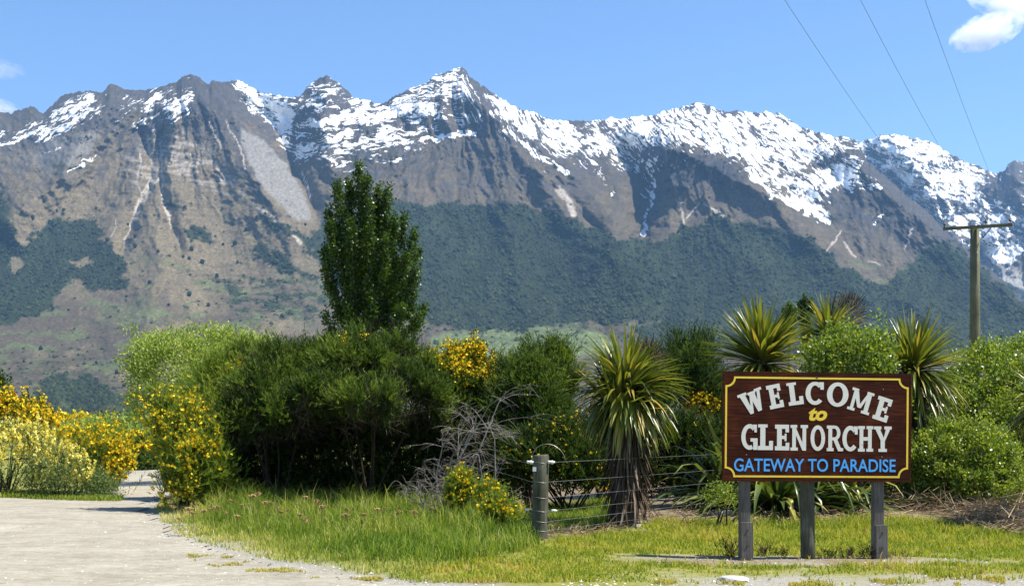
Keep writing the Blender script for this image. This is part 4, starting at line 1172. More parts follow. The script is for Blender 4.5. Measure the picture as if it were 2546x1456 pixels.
poplar('tall dark green poplar towering above the broom shrubs', PL, (918, 60.0), 54000, .115, .5)
poplar('slim upright poplar behind the cabbage palms, nearer the round sign post side', [(1962,742,1962,850,.55,0), (1952,765,1960,850,.5,.3), (1974,762,1965,860,.5,-.3)], (1962, 115.0), 2600, .2, .5, 'pair of far poplars', .15)
poplar('slightly taller slim poplar of the far pair, beside the brown flower head', [(2000,735,2003,850,.55,0), (1992,752,2001,850,.5,.3), (2015,748,2006,860,.5,-.3)], (2003, 118.0), 2600, .2, .5, 'pair of far poplars', .15)

# ------------------------------------------------------------------ shrubs left of the sign
shrub('leafy_tree', 'rounded pale green leafy tree standing behind the broom beside the road', 'tree',
      [pl(400,960,75,100,33), pl(430,900,75,65,34), pl(505,880,70,60,34.5), pl(575,890,70,62,35), pl(470,960,90,90,33.5), pl(370,900,45,50,33), pl(560,960,80,80,34.5), pl(630,900,50,60,36), pl(350,960,30,50,32.6)],
      'leaf', 620, 40, 'olive', size=(.07, .12), clus=.13, nstem=18, stemmat='bark', low=-.7, up=.5, asp=.42)
shrub('broom_shrub', 'light green feathery broom between the pale leafy tree and the dark broom', 'shrub',
      [pl(560,990,95,120,27.5), pl(610,940,75,90,27.8), pl(510,1040,70,120,27)], 'broom', 100, 32, 'broom_light', L=(.4, .9), jit=.36, spread=.09, up=.85, outw=.6, twigs=14, nstem=10, tw=.015,
      flower=fl_spot([(590,905,25,14), (600,940,16,10)], .3))
shrub('broom_shrub', 'big dark green broom with black twiggy hollow beneath, left of the dead branches', 'shrub',
      [pl(690,960,115,120,24.2), pl(640,1010,95,110,23.6), pl(585,1060,70,90,23.4), pl(740,900,90,75,24.6), pl(700,1040,110,80,23.9, 1.2), pl(660,905,50,40,24.4)],
      'broom', 92, 44, 'broom', L=(.3, 1.0), r0=.5, up=.75, outw=.75, low=-.15, nstem=7, inner=1100, twigs=17, tw=.0155, spread=.07, jit=.42)
shrub('broom_shrub', 'tallest dark broom in the middle with yellow tips under the poplar', 'shrub',
      [pl(880,940,140,105,24.0), pl(960,910,110,75,24.6), pl(820,1000,110,90,23.2), pl(1010,990,110,90,23.5), pl(920,1010,130,80,23.0), pl(1050,920,60,70,24.6), pl(840,900,90,60,24.8), pl(1080,1010,60,70,23.8), pl(760,1010,60,60,22.9), pl(900,850,40,36,24.6), pl(1000,870,40,40,24.6)],
      'broom', 130, 44, 'broom', L=(.3, 1.0), r0=.5, up=.75, outw=.75, low=-.15, nstem=8, inner=1600, twigs=17, tw=.0155, spread=.07, jit=.42,
      flower=fl_spot([(855,838,8,16), (908,832,12,14), (1052,815,10,18), (1075,850,12,25), (1090,880,12,20)], .55))
shrub('broom_shrub', 'broom topped with a dense mass of yellow flowers above the dead branches', 'shrub',
      [pl(1160,950,72,70,25.0), pl(1118,965,60,75,24.6), pl(1200,990,52,75,24.6), pl(1150,1060,80,90,24.6), pl(1172,890,26,44,25), pl(1208,925,22,48,24.8), pl(1128,905,22,36,24.8), pl(1222,960,20,50,24.6)], 'broom', 120, 24, 'broom', L=(.3, .75), jit=.34, spread=.08, up=1.0, nstem=14, inner=300, low=-.3,
      flower=lambda Q: ((lambda u, v: (rnd(Q) < np.where(v < 915 + .25 * (u - 1110) , .62, np.where(v < 960, .12, .012))) & (u > 1085) & (u < 1235))(*puv(Q))), fsize=.05)
shrub('broom_shrub', 'dark green broom with tall spiky leading shoots behind the fence post', 'shrub',
      [pl(1310,960,95,100,24.2), pl(1385,960,65,95,24.6), pl(1270,1020,70,110,23.8), pl(1350,1060,90,110,23.8), pl(1340,880,30,45,24.6), pl(1395,890,22,45,24.8), pl(1215,880,35,30,27)],
      'broom', 100, 34, 'broom', L=(.4, .9), spread=.08, jit=.34, up=.95, outw=.5, nstem=16, inner=400, low=-.4,
      flower=lambda Q: ((lambda u, v: (rnd(Q) < np.where((v > 1040), .035, np.where(v > 940, .006, 0))))(*puv(Q))), fsize=.045)
shrub('broom_shrub', 'low flowering broom behind the fence wires, dotted with yellow blossom', 'shrub',
      [pl(1400,1140,110,90,23.0), pl(1320,1150,80,80,22.6), pl(1480,1110,70,80,23.4), pl(1450,1180,80,60,22.6)], 'broom', 190, 13, 'broom_dark', L=(.3, .6), up=.7, nstem=14, inner=300, low=-.4,
      flower=fl_all(.06, .4, -.1), fsize=.05)
shrub('broom_shrub', 'broom sprinkled with yellow blossom leaning over the narrow gravel track', 'shrub',
      [pl(470,1110,72,95,23.2), pl(425,1060,42,75,23.4), pl(490,1060,55,65,23.6), pl(465,1190,58,50,22.8), pl(392,1010,22,42,23.6), pl(500,1160,70,85,23)], 'broom', 210, 14, 'broom_light', L=(.28, .55), up=.6, outw=.7, twigs=15, nstem=12,
      flower=lambda Q: ((lambda u, v: (rnd(Q) < np.where(u < 490 + 60 * (v < 1130), .20, .02)) & (fnoise(Q, .3, 311) > -.25))(*puv(Q))), fsize=.062)
shrub('broom_shrub', 'small bright yellow flowering broom left of the fence post', 'shrub',
      [pl(1138,1225,30,42,20.6), pl(1150,1205,22,26,20.6)], 'broom', 40, 12, 'broom_light', L=(.2, .45), up=1.0, outw=.4, twigs=14, tl=.08, nstem=5, spread=.06, flower=fl_all(.14, .3, -.4), fsize=.052)
shrub('broom_shrub', 'straggling yellow broom leaning right at the foot of the fence post', 'shrub',
      [pl(1215,1240,22,40,18.9), pl(1240,1275,40,36,18.6), pl(1275,1290,25,30,18.4)], 'broom', 44, 12, 'broom_light', L=(.2, .45), up=.9, outw=.5, twigs=14, tl=.08, nstem=5, spread=.06, flower=fl_all(.10, .3, -.3), fsize=.05)
shrub('broom_shrub', 'feathery dark broom between the cabbage palm and the sign', 'shrub',
      [pl(1720,930,70,80,28.5), pl(1690,880,30,50,29), pl(1735,870,28,45,29), pl(1650,960,50,80,28), pl(1600,990,60,90,27.5), pl(1760,990,60,80,28)], 'broom', 200, 13, 'broom_dark', L=(.45, .95), up=.95, outw=.5, nstem=12, inner=300,
      flower=fl_spot([(1745,1005,45,32), (1720,990,20,16)], .45), fsize=.06)
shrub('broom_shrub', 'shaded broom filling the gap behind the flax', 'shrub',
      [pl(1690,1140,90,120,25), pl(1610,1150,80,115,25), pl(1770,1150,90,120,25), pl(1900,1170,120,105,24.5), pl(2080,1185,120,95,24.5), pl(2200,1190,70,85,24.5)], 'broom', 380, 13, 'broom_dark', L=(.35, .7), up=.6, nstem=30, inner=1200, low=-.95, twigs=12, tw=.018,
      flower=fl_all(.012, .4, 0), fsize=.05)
# thicket added behind the big brooms, coloured dark as shade in the hollow
shrub('broom_thicket', 'twiggy thicket coloured dark as shade, added to fill the hollow below the big brooms', 'shrub',
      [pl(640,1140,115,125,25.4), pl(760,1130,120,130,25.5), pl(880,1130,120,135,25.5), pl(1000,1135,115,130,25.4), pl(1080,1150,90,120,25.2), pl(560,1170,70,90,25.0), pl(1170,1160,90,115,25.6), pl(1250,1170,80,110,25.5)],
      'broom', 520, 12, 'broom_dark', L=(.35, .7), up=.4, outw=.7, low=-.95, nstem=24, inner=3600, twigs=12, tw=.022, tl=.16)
# ------------------------------------------------------------------ left of the track
shrub('broom_shrub', 'upright broom covered in deep yellow flowers behind the pale lupins', 'shrub',
      [pl(15,1050,45,65,32), pl(75,1055,32,62,31.5), pl(95,1075,30,45,31), pl(-60,1050,60,70,32)], 'broom', 150, 13, 'broom', L=(.4, .8), up=1.1, outw=.4, twigs=18, tw=.017, nstem=8, flower=fl_all(.5, .5, -.35), fsize=.075)
def lupin_fl(e, lo, root, n, hgt=(.22, .4)):
    C_, N_ = shell(lo, n, .85, 1.02, -.15, .3)
    C_ = C_[N_[:, 2] > -.2]; n = len(C_)
    D = unit(UP * .95 + rng.normal(0, .14, (n, 3))); H_ = rng.uniform(*hgt, n); K_ = 16
    tt = np.linspace(0, 1, K_)[None, :] + rng.uniform(-.03, .03, (n, K_))
    ph = rng.uniform(0, 6.28, (n, K_))
    R_ = .045 * (1.05 - tt * .8)
    P = C_[:, None] + D[:, None] * (H_[:, None] * tt)[..., None] + np.stack([np.cos(ph) * R_, np.sin(ph) * R_, 0 * ph], -1)
    V, Fs, t = flowers(P.reshape(-1, 3), .07)
    obj('flowers', build('flowers', V, Fs, M['lupin_flower'], tint=t), e, kind='stuff')
shrub('lupin_shrub', 'tree lupin full of tall pale yellow flower spikes at the left edge', 'shrub',
      [pl(20,1150,75,85,28.2), pl(85,1150,50,80,28.2), pl(-60,1150,60,85,28.4)], 'leaf', 300, 30, 'lupin', size=(.05, .09), clus=.12, asp=.3, flower=lambda e, lo, r: lupin_fl(e, lo, r, 170), nstem=8, low=-.8)
shrub('lupin_shrub', 'rounder pale tree lupin beside the gravel, right of the taller lupin', 'shrub',
      [pl(155,1180,52,60,27.9), pl(190,1200,35,45,27.8), pl(120,1195,40,48,27.9)], 'leaf', 220, 30, 'lupin', size=(.05, .09), clus=.12, asp=.3, flower=lambda e, lo, r: lupin_fl(e, lo, r, 95, (.18, .32)), nstem=8, low=-.8)
shrub('broom_shrub', 'yellow flowering broom on the left side of the track opening', 'shrub',
      [pl(235,1160,45,80,29.5), pl(275,1165,34,80,29.0), pl(185,1130,50,45,30), pl(265,1115,50,30,30.5)], 'broom', 170, 13, 'broom_light', L=(.35, .7), up=.9, outw=.5, twigs=16, nstem=8,
      flower=lambda Q: ((lambda u, v: (rnd(Q) < np.where((u > 255) | (v < 1130), .42, .10)) & (fnoise(Q, .45, 317) > -.2))(*puv(Q))), fsize=.07)
shrub('leafy_shrub', 'leafy shrub beyond the palm that is cut off by the right edge', 'shrub',
      [pl(2800,1080,110,130,24), pl(2920,1110,100,120,24.5)], 'leaf', 420, 34, 'glossy', size=(.05, .085), clus=.10, nstem=10, stemmat='bark', low=-.7)
shrub('grey_shrub', 'small grey green shrub tucked between the lupin and the track', 'shrub',
      [pl(235,1215,32,32,28.2), pl(265,1222,22,26,28)], 'leaf', 110, 26, 'lupin', size=(.04, .08), clus=.1, asp=.35, nstem=5, low=-.8)
shrub('broom_shrub', 'far band of flat yellow topped broom beyond the lupins', 'shrub',
      [pl(130,1062,60,20,62, 2), pl(190,1058,50,16,64, 2), pl(60,1066,60,24,60, 2)], 'broom', 170, 12, 'broom_light', L=(.5, .9), up=1, outw=.4, twigs=14, tw=.03, tl=.2, nstem=4, flower=lambda Q: ((lambda u, v: (rnd(Q) < .5) & (v < 1062))(*puv(Q))), fsize=.14)
shrub('round_shrub', 'rounded mid green shrubs in the far dip beside the track', 'shrub',
      [pl(270,1078,60,32,54), pl(230,1085,40,26,53), pl(330,1072,40,36,56), pl(300,1095,50,26,52), pl(180,1092,40,22,53)], 'leaf', 330, 30, 'olive', size=(.1, .17), clus=.18, nstem=6, low=-.8)
shrub('broom_shrub', 'yellow broom closing the far end of the track', 'shrub',
      [pl(345,1120,36,30,47), pl(375,1140,34,34,46.5), pl(320,1108,24,22,48)], 'broom', 130, 12, 'broom', L=(.4, .8), up=.7, twigs=14, tw=.022, tl=.16, nstem=5, flower=fl_all(.45, .6, -.1), fsize=.11)
shrub('dark_shrub', 'dark low shrub at the shaded far end of the track', 'shrub',
      [pl(352,1156,30,17,46.2), pl(385,1165,26,18,45.6)], 'leaf', 90, 28, 'broom_dark', size=(.08, .13), clus=.13, nstem=4, low=-.8)
shrub('brown_shrub', 'dark brown bare shrub on the skyline of the dip beyond the lupins', 'shrub',
      [pl(265,1046,24,12,75), pl(160,1082,40,12,62)], 'leaf', 70, 26, 'dead_leaf', size=(.1, .18), clus=.2, nstem=4, low=-.8)
shrub('dark_tree', 'dark brown tree cut off by the left edge above the yellow broom', 'tree',
      [pl(-22,985,30,55,62), pl(-30,1040,34,40,62)], 'leaf', 120, 30, 'broom_dark', size=(.12, .22), clus=.22, nstem=6, stemmat='bark', low=-.8)

# ------------------------------------------------------------------ right of and behind the sign
shrub('leafy_shrub', 'light green glossy leaved shrub rising above the sign top between cabbage palms', 'shrub',
      [pl(2120,895,70,55,21.6), pl(2090,868,38,34,21.8), pl(2165,872,34,38,21.6), pl(2055,905,38,45,21.4), pl(2190,900,26,36,21.5), pl(2120,1000,110,120,21.8)], 'leaf', 420, 34, 'glossy', size=(.05, .085), clus=.085, nstem=14, stemmat='bark')
shrub('leafy_shrub', 'tall spreading leafy shrub at the right edge behind the round bush', 'shrub',
      [pl(2440,960,60,75,26.5), pl(2510,985,70,90,26), pl(2440,1060,70,110,25.8), pl(2530,1100,80,120,25), pl(2620,1020,90,130,25.6), pl(2600,1160,90,100,24.6), pl(2415,915,26,40,26.8), pl(2380,1010,45,80,26.4), pl(2470,905,45,40,26.8), pl(2540,910,60,50,26.8), pl(2350,1100,60,110,26)],
      'leaf', 1300, 38, 'glossy', size=(.05, .085), clus=.10, nstem=20, stemmat='bark', low=-.7)
shrub('round_bush', 'dense rounded green bush right beside the sign', 'bush',
      [pl(2395,1150,112,88,21.6), pl(2335,1160,66,78,21.4), pl(2460,1185,65,68,21.4), pl(2400,1205,122,62,21.4)], 'leaf', 900, 42, 'glossy', size=(.04, .07), clus=.055, nstem=24, stemmat='bark', low=-.85, inner=700)
shrub('leafy_shrub', 'low dark shrub under the right end of the sign', 'shrub',
      [pl(2250,1200,50,50,24), pl(2300,1215,50,40,24)], 'leaf', 130, 30, 'broom', size=(.04, .07), clus=.09, nstem=6)
shrub('leafy_shrub', 'small fresh green weed shrub left of the sign post among the flax', 'shrub',
      [pl(1795,1240,26,30,18.9), pl(1775,1225,16,18,18.9)], 'leaf', 60, 20, 'glossy', size=(.025, .045), clus=.05, nstem=4, asp=.5)
# ------------------------------------------------------------------ cabbage palms and flax
def blade_arrays(el, L, W, droop, ns=6, kink=0.0, curl=0.0):
    """one sword-shaped leaf in the x-z plane, folded along its middle"""
    d = np.array([math.cos(el), 0, math.sin(el)])
    V = []; p = np.zeros(3); st = L / ns; dirv = d.copy()
    for i in range(ns + 1):
        t = i / ns
        w = W * (.45 + .55 * min(1, t * 4)) * (1 - max(0, (t - .45) / .55) ** 1.5)
        w = max(w, W * .04)
        nrm_ = np.array([-dirv[2], 0, dirv[0]])
        fold = .22 * w
        sidey = curl * t * t
        V += [p + np.array([0, sidey - w / 2, 0]) + nrm_ * fold, p + np.array([0, sidey, 0]), p + np.array([0, sidey + w / 2, 0]) + nrm_ * fold]
        dirv = dirv + np.array([0, 0, -1.0]) * droop / ns * (1 + kink * (t > .55) * 3)
        dirv = dirv / np.linalg.norm(dirv)
        p = p + dirv * st
    Fs = []
    for i in range(ns):
        a = i * 3
        Fs += [[a, a + 3, a + 4, a + 1], [a + 1, a + 4, a + 5, a + 2]]
    return np.array(V), np.array(Fs)

def blade_mass(specs):
    parts = []
    for (o_, az_, el, L, W, dr, kink, curl, t) in specs:
        V, Fs = blade_arrays(el, L, W, dr, 5, kink, curl)
        c, s = math.cos(az_), math.sin(az_)
        V = np.stack([V[:, 0] * c - V[:, 1] * s, V[:, 0] * s + V[:, 1] * c, V[:, 2]], 1) + np.asarray(o_)
        parts.append((V, Fs, np.full(len(V), t)))
    return join(parts)

_blade_cache = {}
def blade_obj(name, parent, o_, az_, el, L, W, dr, kink, curl, mat):
    """single leaf: shares mesh data with the leaves of about the same pose"""
    key = (name, round(el / .16), round(dr / .35), round(kink, 1), round(curl * 10), mat)
    if key not in _blade_cache:
        V, Fs = blade_arrays(key[1] * .16, 1.0, W / L, key[2] * .35, 6, kink, key[4] / 10)
        _blade_cache[key] = build(name, V, Fs, M[mat])
    o = obj(name, _blade_cache[key], parent, o_)
    o.rotation_euler = (0, 0, az_); o.scale = (L, L, L)
    return o

def head(e, c, n, L, W, lean=(0, 0), up_share=.55, el_lo=-.3, singles=60, mass=True, dr=(.25, .9), yellow=.1):
    """rosette of sword leaves; the outer ones droop"""
    specs = []
    for k in range(n):
        f = rng.random()
        el = math.asin(math.sin(el_lo) + (1 - math.sin(el_lo)) * min(.998, f ** .9))
        az_ = rng.uniform(0, 2 * math.pi)
        drp = rng.uniform(*dr) * (1.25 - .8 * max(0, el) / 1.5)
        if el < .2: drp += .4
        o_ = np.array(c) + np.array([math.cos(az_), math.sin(az_), 0]) * .05 + np.array([0, 0, -.22 * (1 - f)])
        l_ = L * rng.uniform(.72, 1.08)
        # lean the whole rosette
        el2 = el + lean[0] * math.cos(az_ - lean[1])
        specs.append((o_, az_, el2, l_, W * rng.uniform(.8, 1.15), drp, rng.choice([0, 0, .6]), rng.normal(0, .05)))
    front = sorted(range(n), key=lambda i: math.sin(specs[i][1]) * math.cos(specs[i][2]))
    one = set(front[:singles])
    for i in one: blade_obj('leaf', e, *specs[i], 'cabbage_one')
    rest = [specs[i] + (float(np.clip(rng.normal(.42, .2), 0, 1)),) for i in range(n) if i not in one]
    if rest:
        V, Fs, t = blade_mass(rest)
        obj('crown', build('crown', V, Fs, M['cabbage'], tint=t), e, kind='stuff')

def skirt(e, c, ztop, zbot, n, L, r0, singles=30, W=.04):
    specs = []
    for k in range(n):
        f = rng.random(); z = ztop + (zbot - ztop) * f
        az_ = rng.uniform(0, 2 * math.pi)
        el = rng.uniform(-1.45, -.95) + .35 * (1 - f) * rng.random()
        o_ = np.array([c[0] + math.cos(az_) * r0, c[1] + math.sin(az_) * r0, z])
        specs.append((o_, az_, el, L * rng.uniform(.6, 1.05), W * rng.uniform(.6, 1.1), rng.uniform(.1, .7), 0, rng.normal(0, .08)))
    front = sorted(range(n), key=lambda i: math.sin(specs[i][1]))[:singles]
    for i in front: blade_obj('dead_leaf', e, *specs[i], 'dead_blade')
    fs = set(front)
    V, Fs, t = blade_mass([specs[i] + (float(np.clip(rng.normal(.4, .25), 0, 1)),) for i in range(n) if i not in fs])
    obj('dead_skirt', build('dead_skirt', V, Fs, M['dead_leaf'], tint=t), e, kind='stuff')

def cabbage(label, u, vhead, Yd, n, L, W=.042, trunk=.13, skirt_to=None, nskirt=120, skL=.75, lean=(0, 0), singles=60, flower=None, sk_singles=30, el_lo=-.3, second=None, base=1.25, dr=(.25, .9)):
    x, _, zh = at(u, vhead, Yd); z0 = gz1(x, Yd)
    e = empty('cabbage_tree', (x, Yd, z0)); tag(e, label, 'palm tree', 'cabbage palms round the sign')
    h_ = zh - z0
    mb = MB(); zz = [-.2, .0, .15, h_ * .3, h_ * .6, h_ * .9, h_]
    mb.tube([(.02 * math.sin(k * 2.1), .02 * math.cos(k * 1.7), z) for k, z in enumerate(zz)], [trunk * s for s in (base * 1.05, base, base * .93, 1.05, 1, .95, .7)], 16)
    mb.build('trunk', M['cabbage_bark'], e, True)
    if second:
        (du, dv, n2, L2, lean2, el2) = second
        head(e, (du / F * Yd, -.05, h_ - dv / F * Yd), n2, L2, W, lean2, el_lo=el2, singles=singles // 2, dr=(.15, .55))
    head(e, (0, 0, h_), n, L, W, lean, el_lo=el_lo, singles=singles, dr=dr)
    if skirt_to is not None:
        skirt(e, (0, 0), h_ - .08, max(.4, EYE + (VH - skirt_to) / F * Yd - z0), nskirt, skL, trunk * .9, sk_singles)
    if flower:
        fu, fv, fr = flower
        c = np.array(at(fu, fv, Yd + .25)) - [x, Yd, z0]
        k = 420; d = rdir(k) * rng.uniform(.1, 1, (k, 1)) ** .5 * fr / F * Yd * [1, .8, 1.1]
        V, Fs, t = strips(c + d, unit(d + rdir(k) * .1 + UP * .1), .16, .014, np.clip(rng.normal(.45, .2, k), 0, 1), .5)
        obj('seed_panicle', build('seed_panicle', V, Fs, M['dead_leaf'], tint=t), e, kind='stuff')
    return e

cabbage('tall cabbage palm with drooping crown and brown dead leaf skirt beside the fence', 1556, 960, 19.3, 440, 1.08, .062, .17, 1215, 320, .9, singles=130, flower=(1612, 892, 40),
        sk_singles=60, el_lo=-.75, second=(-22, 42, 80, .95, (.28, math.pi), .55), base=1.35, dr=(.35, 1.0))
cabbage('bushy cabbage palm whose crown tops the left part of the sign', 1893, 885, 22.4, 380, 1.16, .055, .14, 1080, 60, .7, singles=120, sk_singles=10, el_lo=-.25, dr=(.1, .5))
cabbage('cabbage palm standing right behind the right end of the sign, leaves past its edge', 2270, 908, 22.4, 460, 1.18, .055, .13, 1090, 280, .75, singles=120, sk_singles=60, el_lo=-.85, dr=(.1, .6), lean=(.1, 0))
cabbage('rear cabbage palm with brown dry flower head above the sign', 2060, 822, 24.5, 220, .86, .055, .14, 960, 40, .6, singles=80, sk_singles=5, flower=(2108, 778, 42), el_lo=-.2, dr=(.2, .7))
cabbage('cabbage palm mostly outside the right edge, only leaf tips showing', 2600, 985, 19.0, 200, .78, .055, .14, 1080, 60, .7, singles=70, sk_singles=10, el_lo=-.6)

def flax(label, u, v, n, L, singles, seed):
    x, y = gnd(u, v); z0 = gz1(x, y)
    e = empty('flax_plant', (x, y, z0)); tag(e, label, 'flax plant', 'flax plants behind the sign')
    specs = []
    for k in range(n):
        az_ = rng.uniform(0, 2 * math.pi); f = rng.random()
        el = 1.45 - 1.05 * f ** .9
        o_ = (math.cos(az_) * .16 * rng.random(), math.sin(az_) * .16 * rng.random(), 0)
        specs.append((o_, az_, el, L * rng.uniform(.65, 1.1), .11 * rng.uniform(.7, 1.2), rng.uniform(.4, 1.6), rng.choice([0, 0, .8, 1.5]), rng.normal(0, .07)))
    front = sorted(range(n), key=lambda i: math.sin(specs[i][1]) * math.cos(specs[i][2]))[:singles]
    for i in front: blade_obj('leaf', e, *specs[i], 'flax')
    fs = set(front)
    rest = [specs[i] + (float(np.clip(rng.normal(.4, .25), 0, 1)),) for i in range(n) if i not in fs]
    V, Fs, t = blade_mass(rest); obj('leaf_clump', build('leaf_clump', V, Fs, M['flax_tint'], tint=t), e, kind='stuff')
    # dead leaves at the foot
    V, Fs, t = blade_mass([((math.cos(a_) * .15, math.sin(a_) * .15, .08), a_, rng.uniform(-.05, .5), L * rng.uniform(.4, .7), .05, rng.uniform(.6, 1.3), 0, rng.normal(0, .1), float(rng.uniform(.3, 1))) for a_ in rng.uniform(0, 6.28, 26)])
    V[:, 2] = np.maximum(V[:, 2], .012)
    obj('dead_leaves', build('dead_leaves', V, Fs, M['dead_leaf'], tint=t), e, kind='stuff')
flax('big flax plant with arching sword leaves behind the left half of the sign', 1935, 1297, 170, 1.8, 90, 1)
flax('smaller flax clump arching right, behind the round middle post', 2085, 1290, 130, 1.55, 70, 2)
flax('flax clump with bent yellowing leaves left of the sign', 1815, 1283, 130, 1.75, 80, 3)

# yellow banded stake leaning among the flax
x, y = gnd(1968, 1308)
e = empty('marker_stake', (x, y, gz1(x, y))); tag(e, 'short yellow stake with a dark band among the flax leaves', 'stake')
mb = MB(); mb.tube([(0, 0, -.1), (.0, 0, .28)], .037, 10); mb.build('stake', M['stake_y'], e, True)
mb = MB(); mb.tube([(0, 0, .20), (0, 0, .235)], .039, 10); mb.build('band', M['steel'], e, True)

# ------------------------------------------------------------------ grey dead branches
def deadbush(label, u, v, Yd, limbs, seed):
    r = random.Random(seed)
    x, _, _ = at(u, v, Yd); z0 = gz1(x, Yd)
    e = empty('dead_shrub', (x, Yd, z0)); tag(e, label, 'dead shrub')
    mbs = []
    def grow(mb, p, d, L, rad, depth):
        pts = [p]; dv = Vector(d); q = Vector(p)
        n = 6
        cur = Vector((r.uniform(-.2, 1.0), r.uniform(-.6, .6), r.uniform(-1.1, -.1)))
        for i in range(n):
            dv = (dv + cur * .18 + Vector((r.gauss(0, .12), r.gauss(0, .12), r.gauss(0, .1)))).normalized()
            q = q + dv * (L / n); pts.append(Vector(q))
        mb.tube(pts, [rad * (1 - .75 * i / n) for i in range(n + 1)], 4, False)
        if depth > 0:
            for k in range(r.randint(4, 6)):
                i = r.randint(2, n)
                dd = (dv + Vector((r.gauss(0, .6), r.gauss(0, .6), r.gauss(0, .5)))).normalized()
                grow(mb, pts[i], dd, L * r.uniform(.35, .65), rad * .5, depth - 1)
    for (tu, tv, ln) in limbs:
        mb = MB()
        t = Vector(at(tu, tv, Yd + r.uniform(-.3, .3))) - Vector((x, Yd, z0))
        s = Vector((r.uniform(-.2, .2), r.uniform(-.2, .2), 0))
        m_ = s.lerp(t, .5) + Vector((r.uniform(-.1, .1), r.uniform(-.1, .1), r.uniform(0, .15)))
        pts = [s, s.lerp(m_, .5), m_, m_.lerp(t, .5), t]
        mb.tube(pts, [.02, .017, .014, .011, .007], 5, False)
        for k in range(13):
            i = r.randint(1, 4)
            d0 = (t - s).normalized()
            grow(mb, pts[i], (d0 + Vector((r.gauss(0, .7), r.gauss(0, .5), r.gauss(.25, .4)))).normalized(), ln * r.uniform(.6, 1.2), .0055, 1)
        mb.build('branch', M['twig_pale'], e)
deadbush('tangle of bare silver grey dead branches in front of the dark broom', 1110, 1255, 21.6, [(1215, 1010, .75), (1180, 1060, .6), (1140, 1080, .6), (1100, 1110, .45), (1240, 1000, .7), (1120, 1150, .5)], 4)
deadbush('thin pale forked dead stem between the yellow brooms', 1195, 1240, 20.4, [(1230, 1090, .35), (1190, 1130, .25)], 8)
deadbush('low heap of dry pale twigs at the bush foot', 1065, 1250, 21.2, [(1040, 1200, .35), (1085, 1195, .35), (1010, 1225, .3), (1100, 1215, .3)], 12)

# ------------------------------------------------------------------ grass, straw, seed heads, stones
def in_px(poly, X, Yw):
    u = UC + F * X / Yw; v = VH + F * EYE / Yw
    return inside(poly, u, v), u, v
def scatter(poly, n):
    us_ = [p[0] for p in poly]; vs = [p[1] for p in poly]
    ys = [EYE * F / (v - VH) for v in vs]; xs = [gnd(u, v)[0] for u, v in poly]
    X = []; Yw = []; got = 0
    while got < n:
        x = rng.uniform(min(xs), max(xs), n * 2); y = rng.uniform(min(ys), max(ys), n * 2)
        ok, _, _ = in_px(poly, x, y); X.append(x[ok]); Yw.append(y[ok]); got += int(ok.sum())
    return np.concatenate(X)[:n], np.concatenate(Yw)[:n]

def blades(X, Yw, H_, W, lean, t):
    n = len(X)
    P = np.stack([X, Yw, gz(X, Yw) - .01], 1)
    az_ = rng.uniform(0, 2 * np.pi, n); dh = np.stack([np.cos(az_), np.sin(az_), 0 * az_], 1)
    sa = rng.uniform(0, 2 * np.pi, n); side = np.stack([np.cos(sa), np.sin(sa), 0 * sa], 1)
    H_ = H_[:, None]; W = np.broadcast_to(np.asarray(W, float), (n,))[:, None]; lean = np.broadcast_to(np.asarray(lean, float), (n,))[:, None]
    m_ = P + UP * H_ * .6 + dh * H_ * lean * .3
    tp = P + UP * H_ * (1 - .35 * lean) + dh * H_ * lean
    V = np.stack([P - side * W / 2, P + side * W / 2, m_ + side * W * .38, m_ - side * W * .38, tp], 1).reshape(-1, 3)
    b = np.arange(n)[:, None] * 5
    return V, [b + np.array([[0, 1, 2, 3]]), b + np.array([[3, 2, 4]])], np.repeat(np.clip(t, 0, 1), 5)

VERGE = [(372,1300),(384,1265),(400,1240),(430,1225),(560,1222),(800,1228),(1000,1228),(1130,1240),(1240,1262),(1330,1312),(1345,1370),(1200,1400),(1100,1412),(980,1432),(890,1428),(820,1412),(700,1396),(560,1366),(430,1330)]
X, Yw = scatter(VERGE, 95000)
rsd = sdist(ROAD, X, Yw)
cl = fbm(X / .55, Yw / .55, 401, 3); cl2 = fbm(X / 1.6, Yw / 1.6, 405, 2)
keep = (rsd < -.04 + .12 * cl) & (rng.random(len(X)) < .55 + .6 * cl)
X, Yw, cl, cl2, rsd = X[keep], Yw[keep], cl[keep], cl2[keep], rsd[keep]
rear = sst(15.5, 22.5, Yw + .25 * np.minimum(X + 2, 0) * 0)
edge = sst(-.1, -1.6, rsd)
H_ = (.055 + .13 * edge + .10 * edge * rear + .22 * edge * rear * sst(-3.8, -5.6, X)) * (1 + .45 * cl) * rng.lognormal(0, .28, len(X))
t = .34 + .20 * cl + .26 * cl2 + .34 * (1 - edge) + rng.normal(0, .14, len(X)) + .35 * (rng.random(len(X)) < .06)
V, Fs, tt = blades(X, Yw, np.clip(H_, .03, .75), rng.uniform(.008, .016, len(X)), rng.uniform(.15, .75, len(X)), t)
obj('verge_grass', build('verge_grass', V, Fs, M['grass'], tint=tt), kind='stuff', label='long green roadside grass in front of the broom')
X, Yw = scatter([(420,1245),(800,1225),(1330,1265),(1330,1320),(900,1330),(450,1300)], 2200)
cl = fbm(X / .5, Yw / .5, 409, 3); k_ = cl > .22; X, Yw = X[k_], Yw[k_]
V, Fs, tt = blades(X, Yw, rng.uniform(.25, .6, len(X)), .013, rng.uniform(.1, .6, len(X)), rng.uniform(.6, 1, len(X)))
obj('tall_grass', build('tall_grass', V, Fs, M['grass'], tint=tt), kind='stuff', label='tall pale grass stalks at the back of the verge')

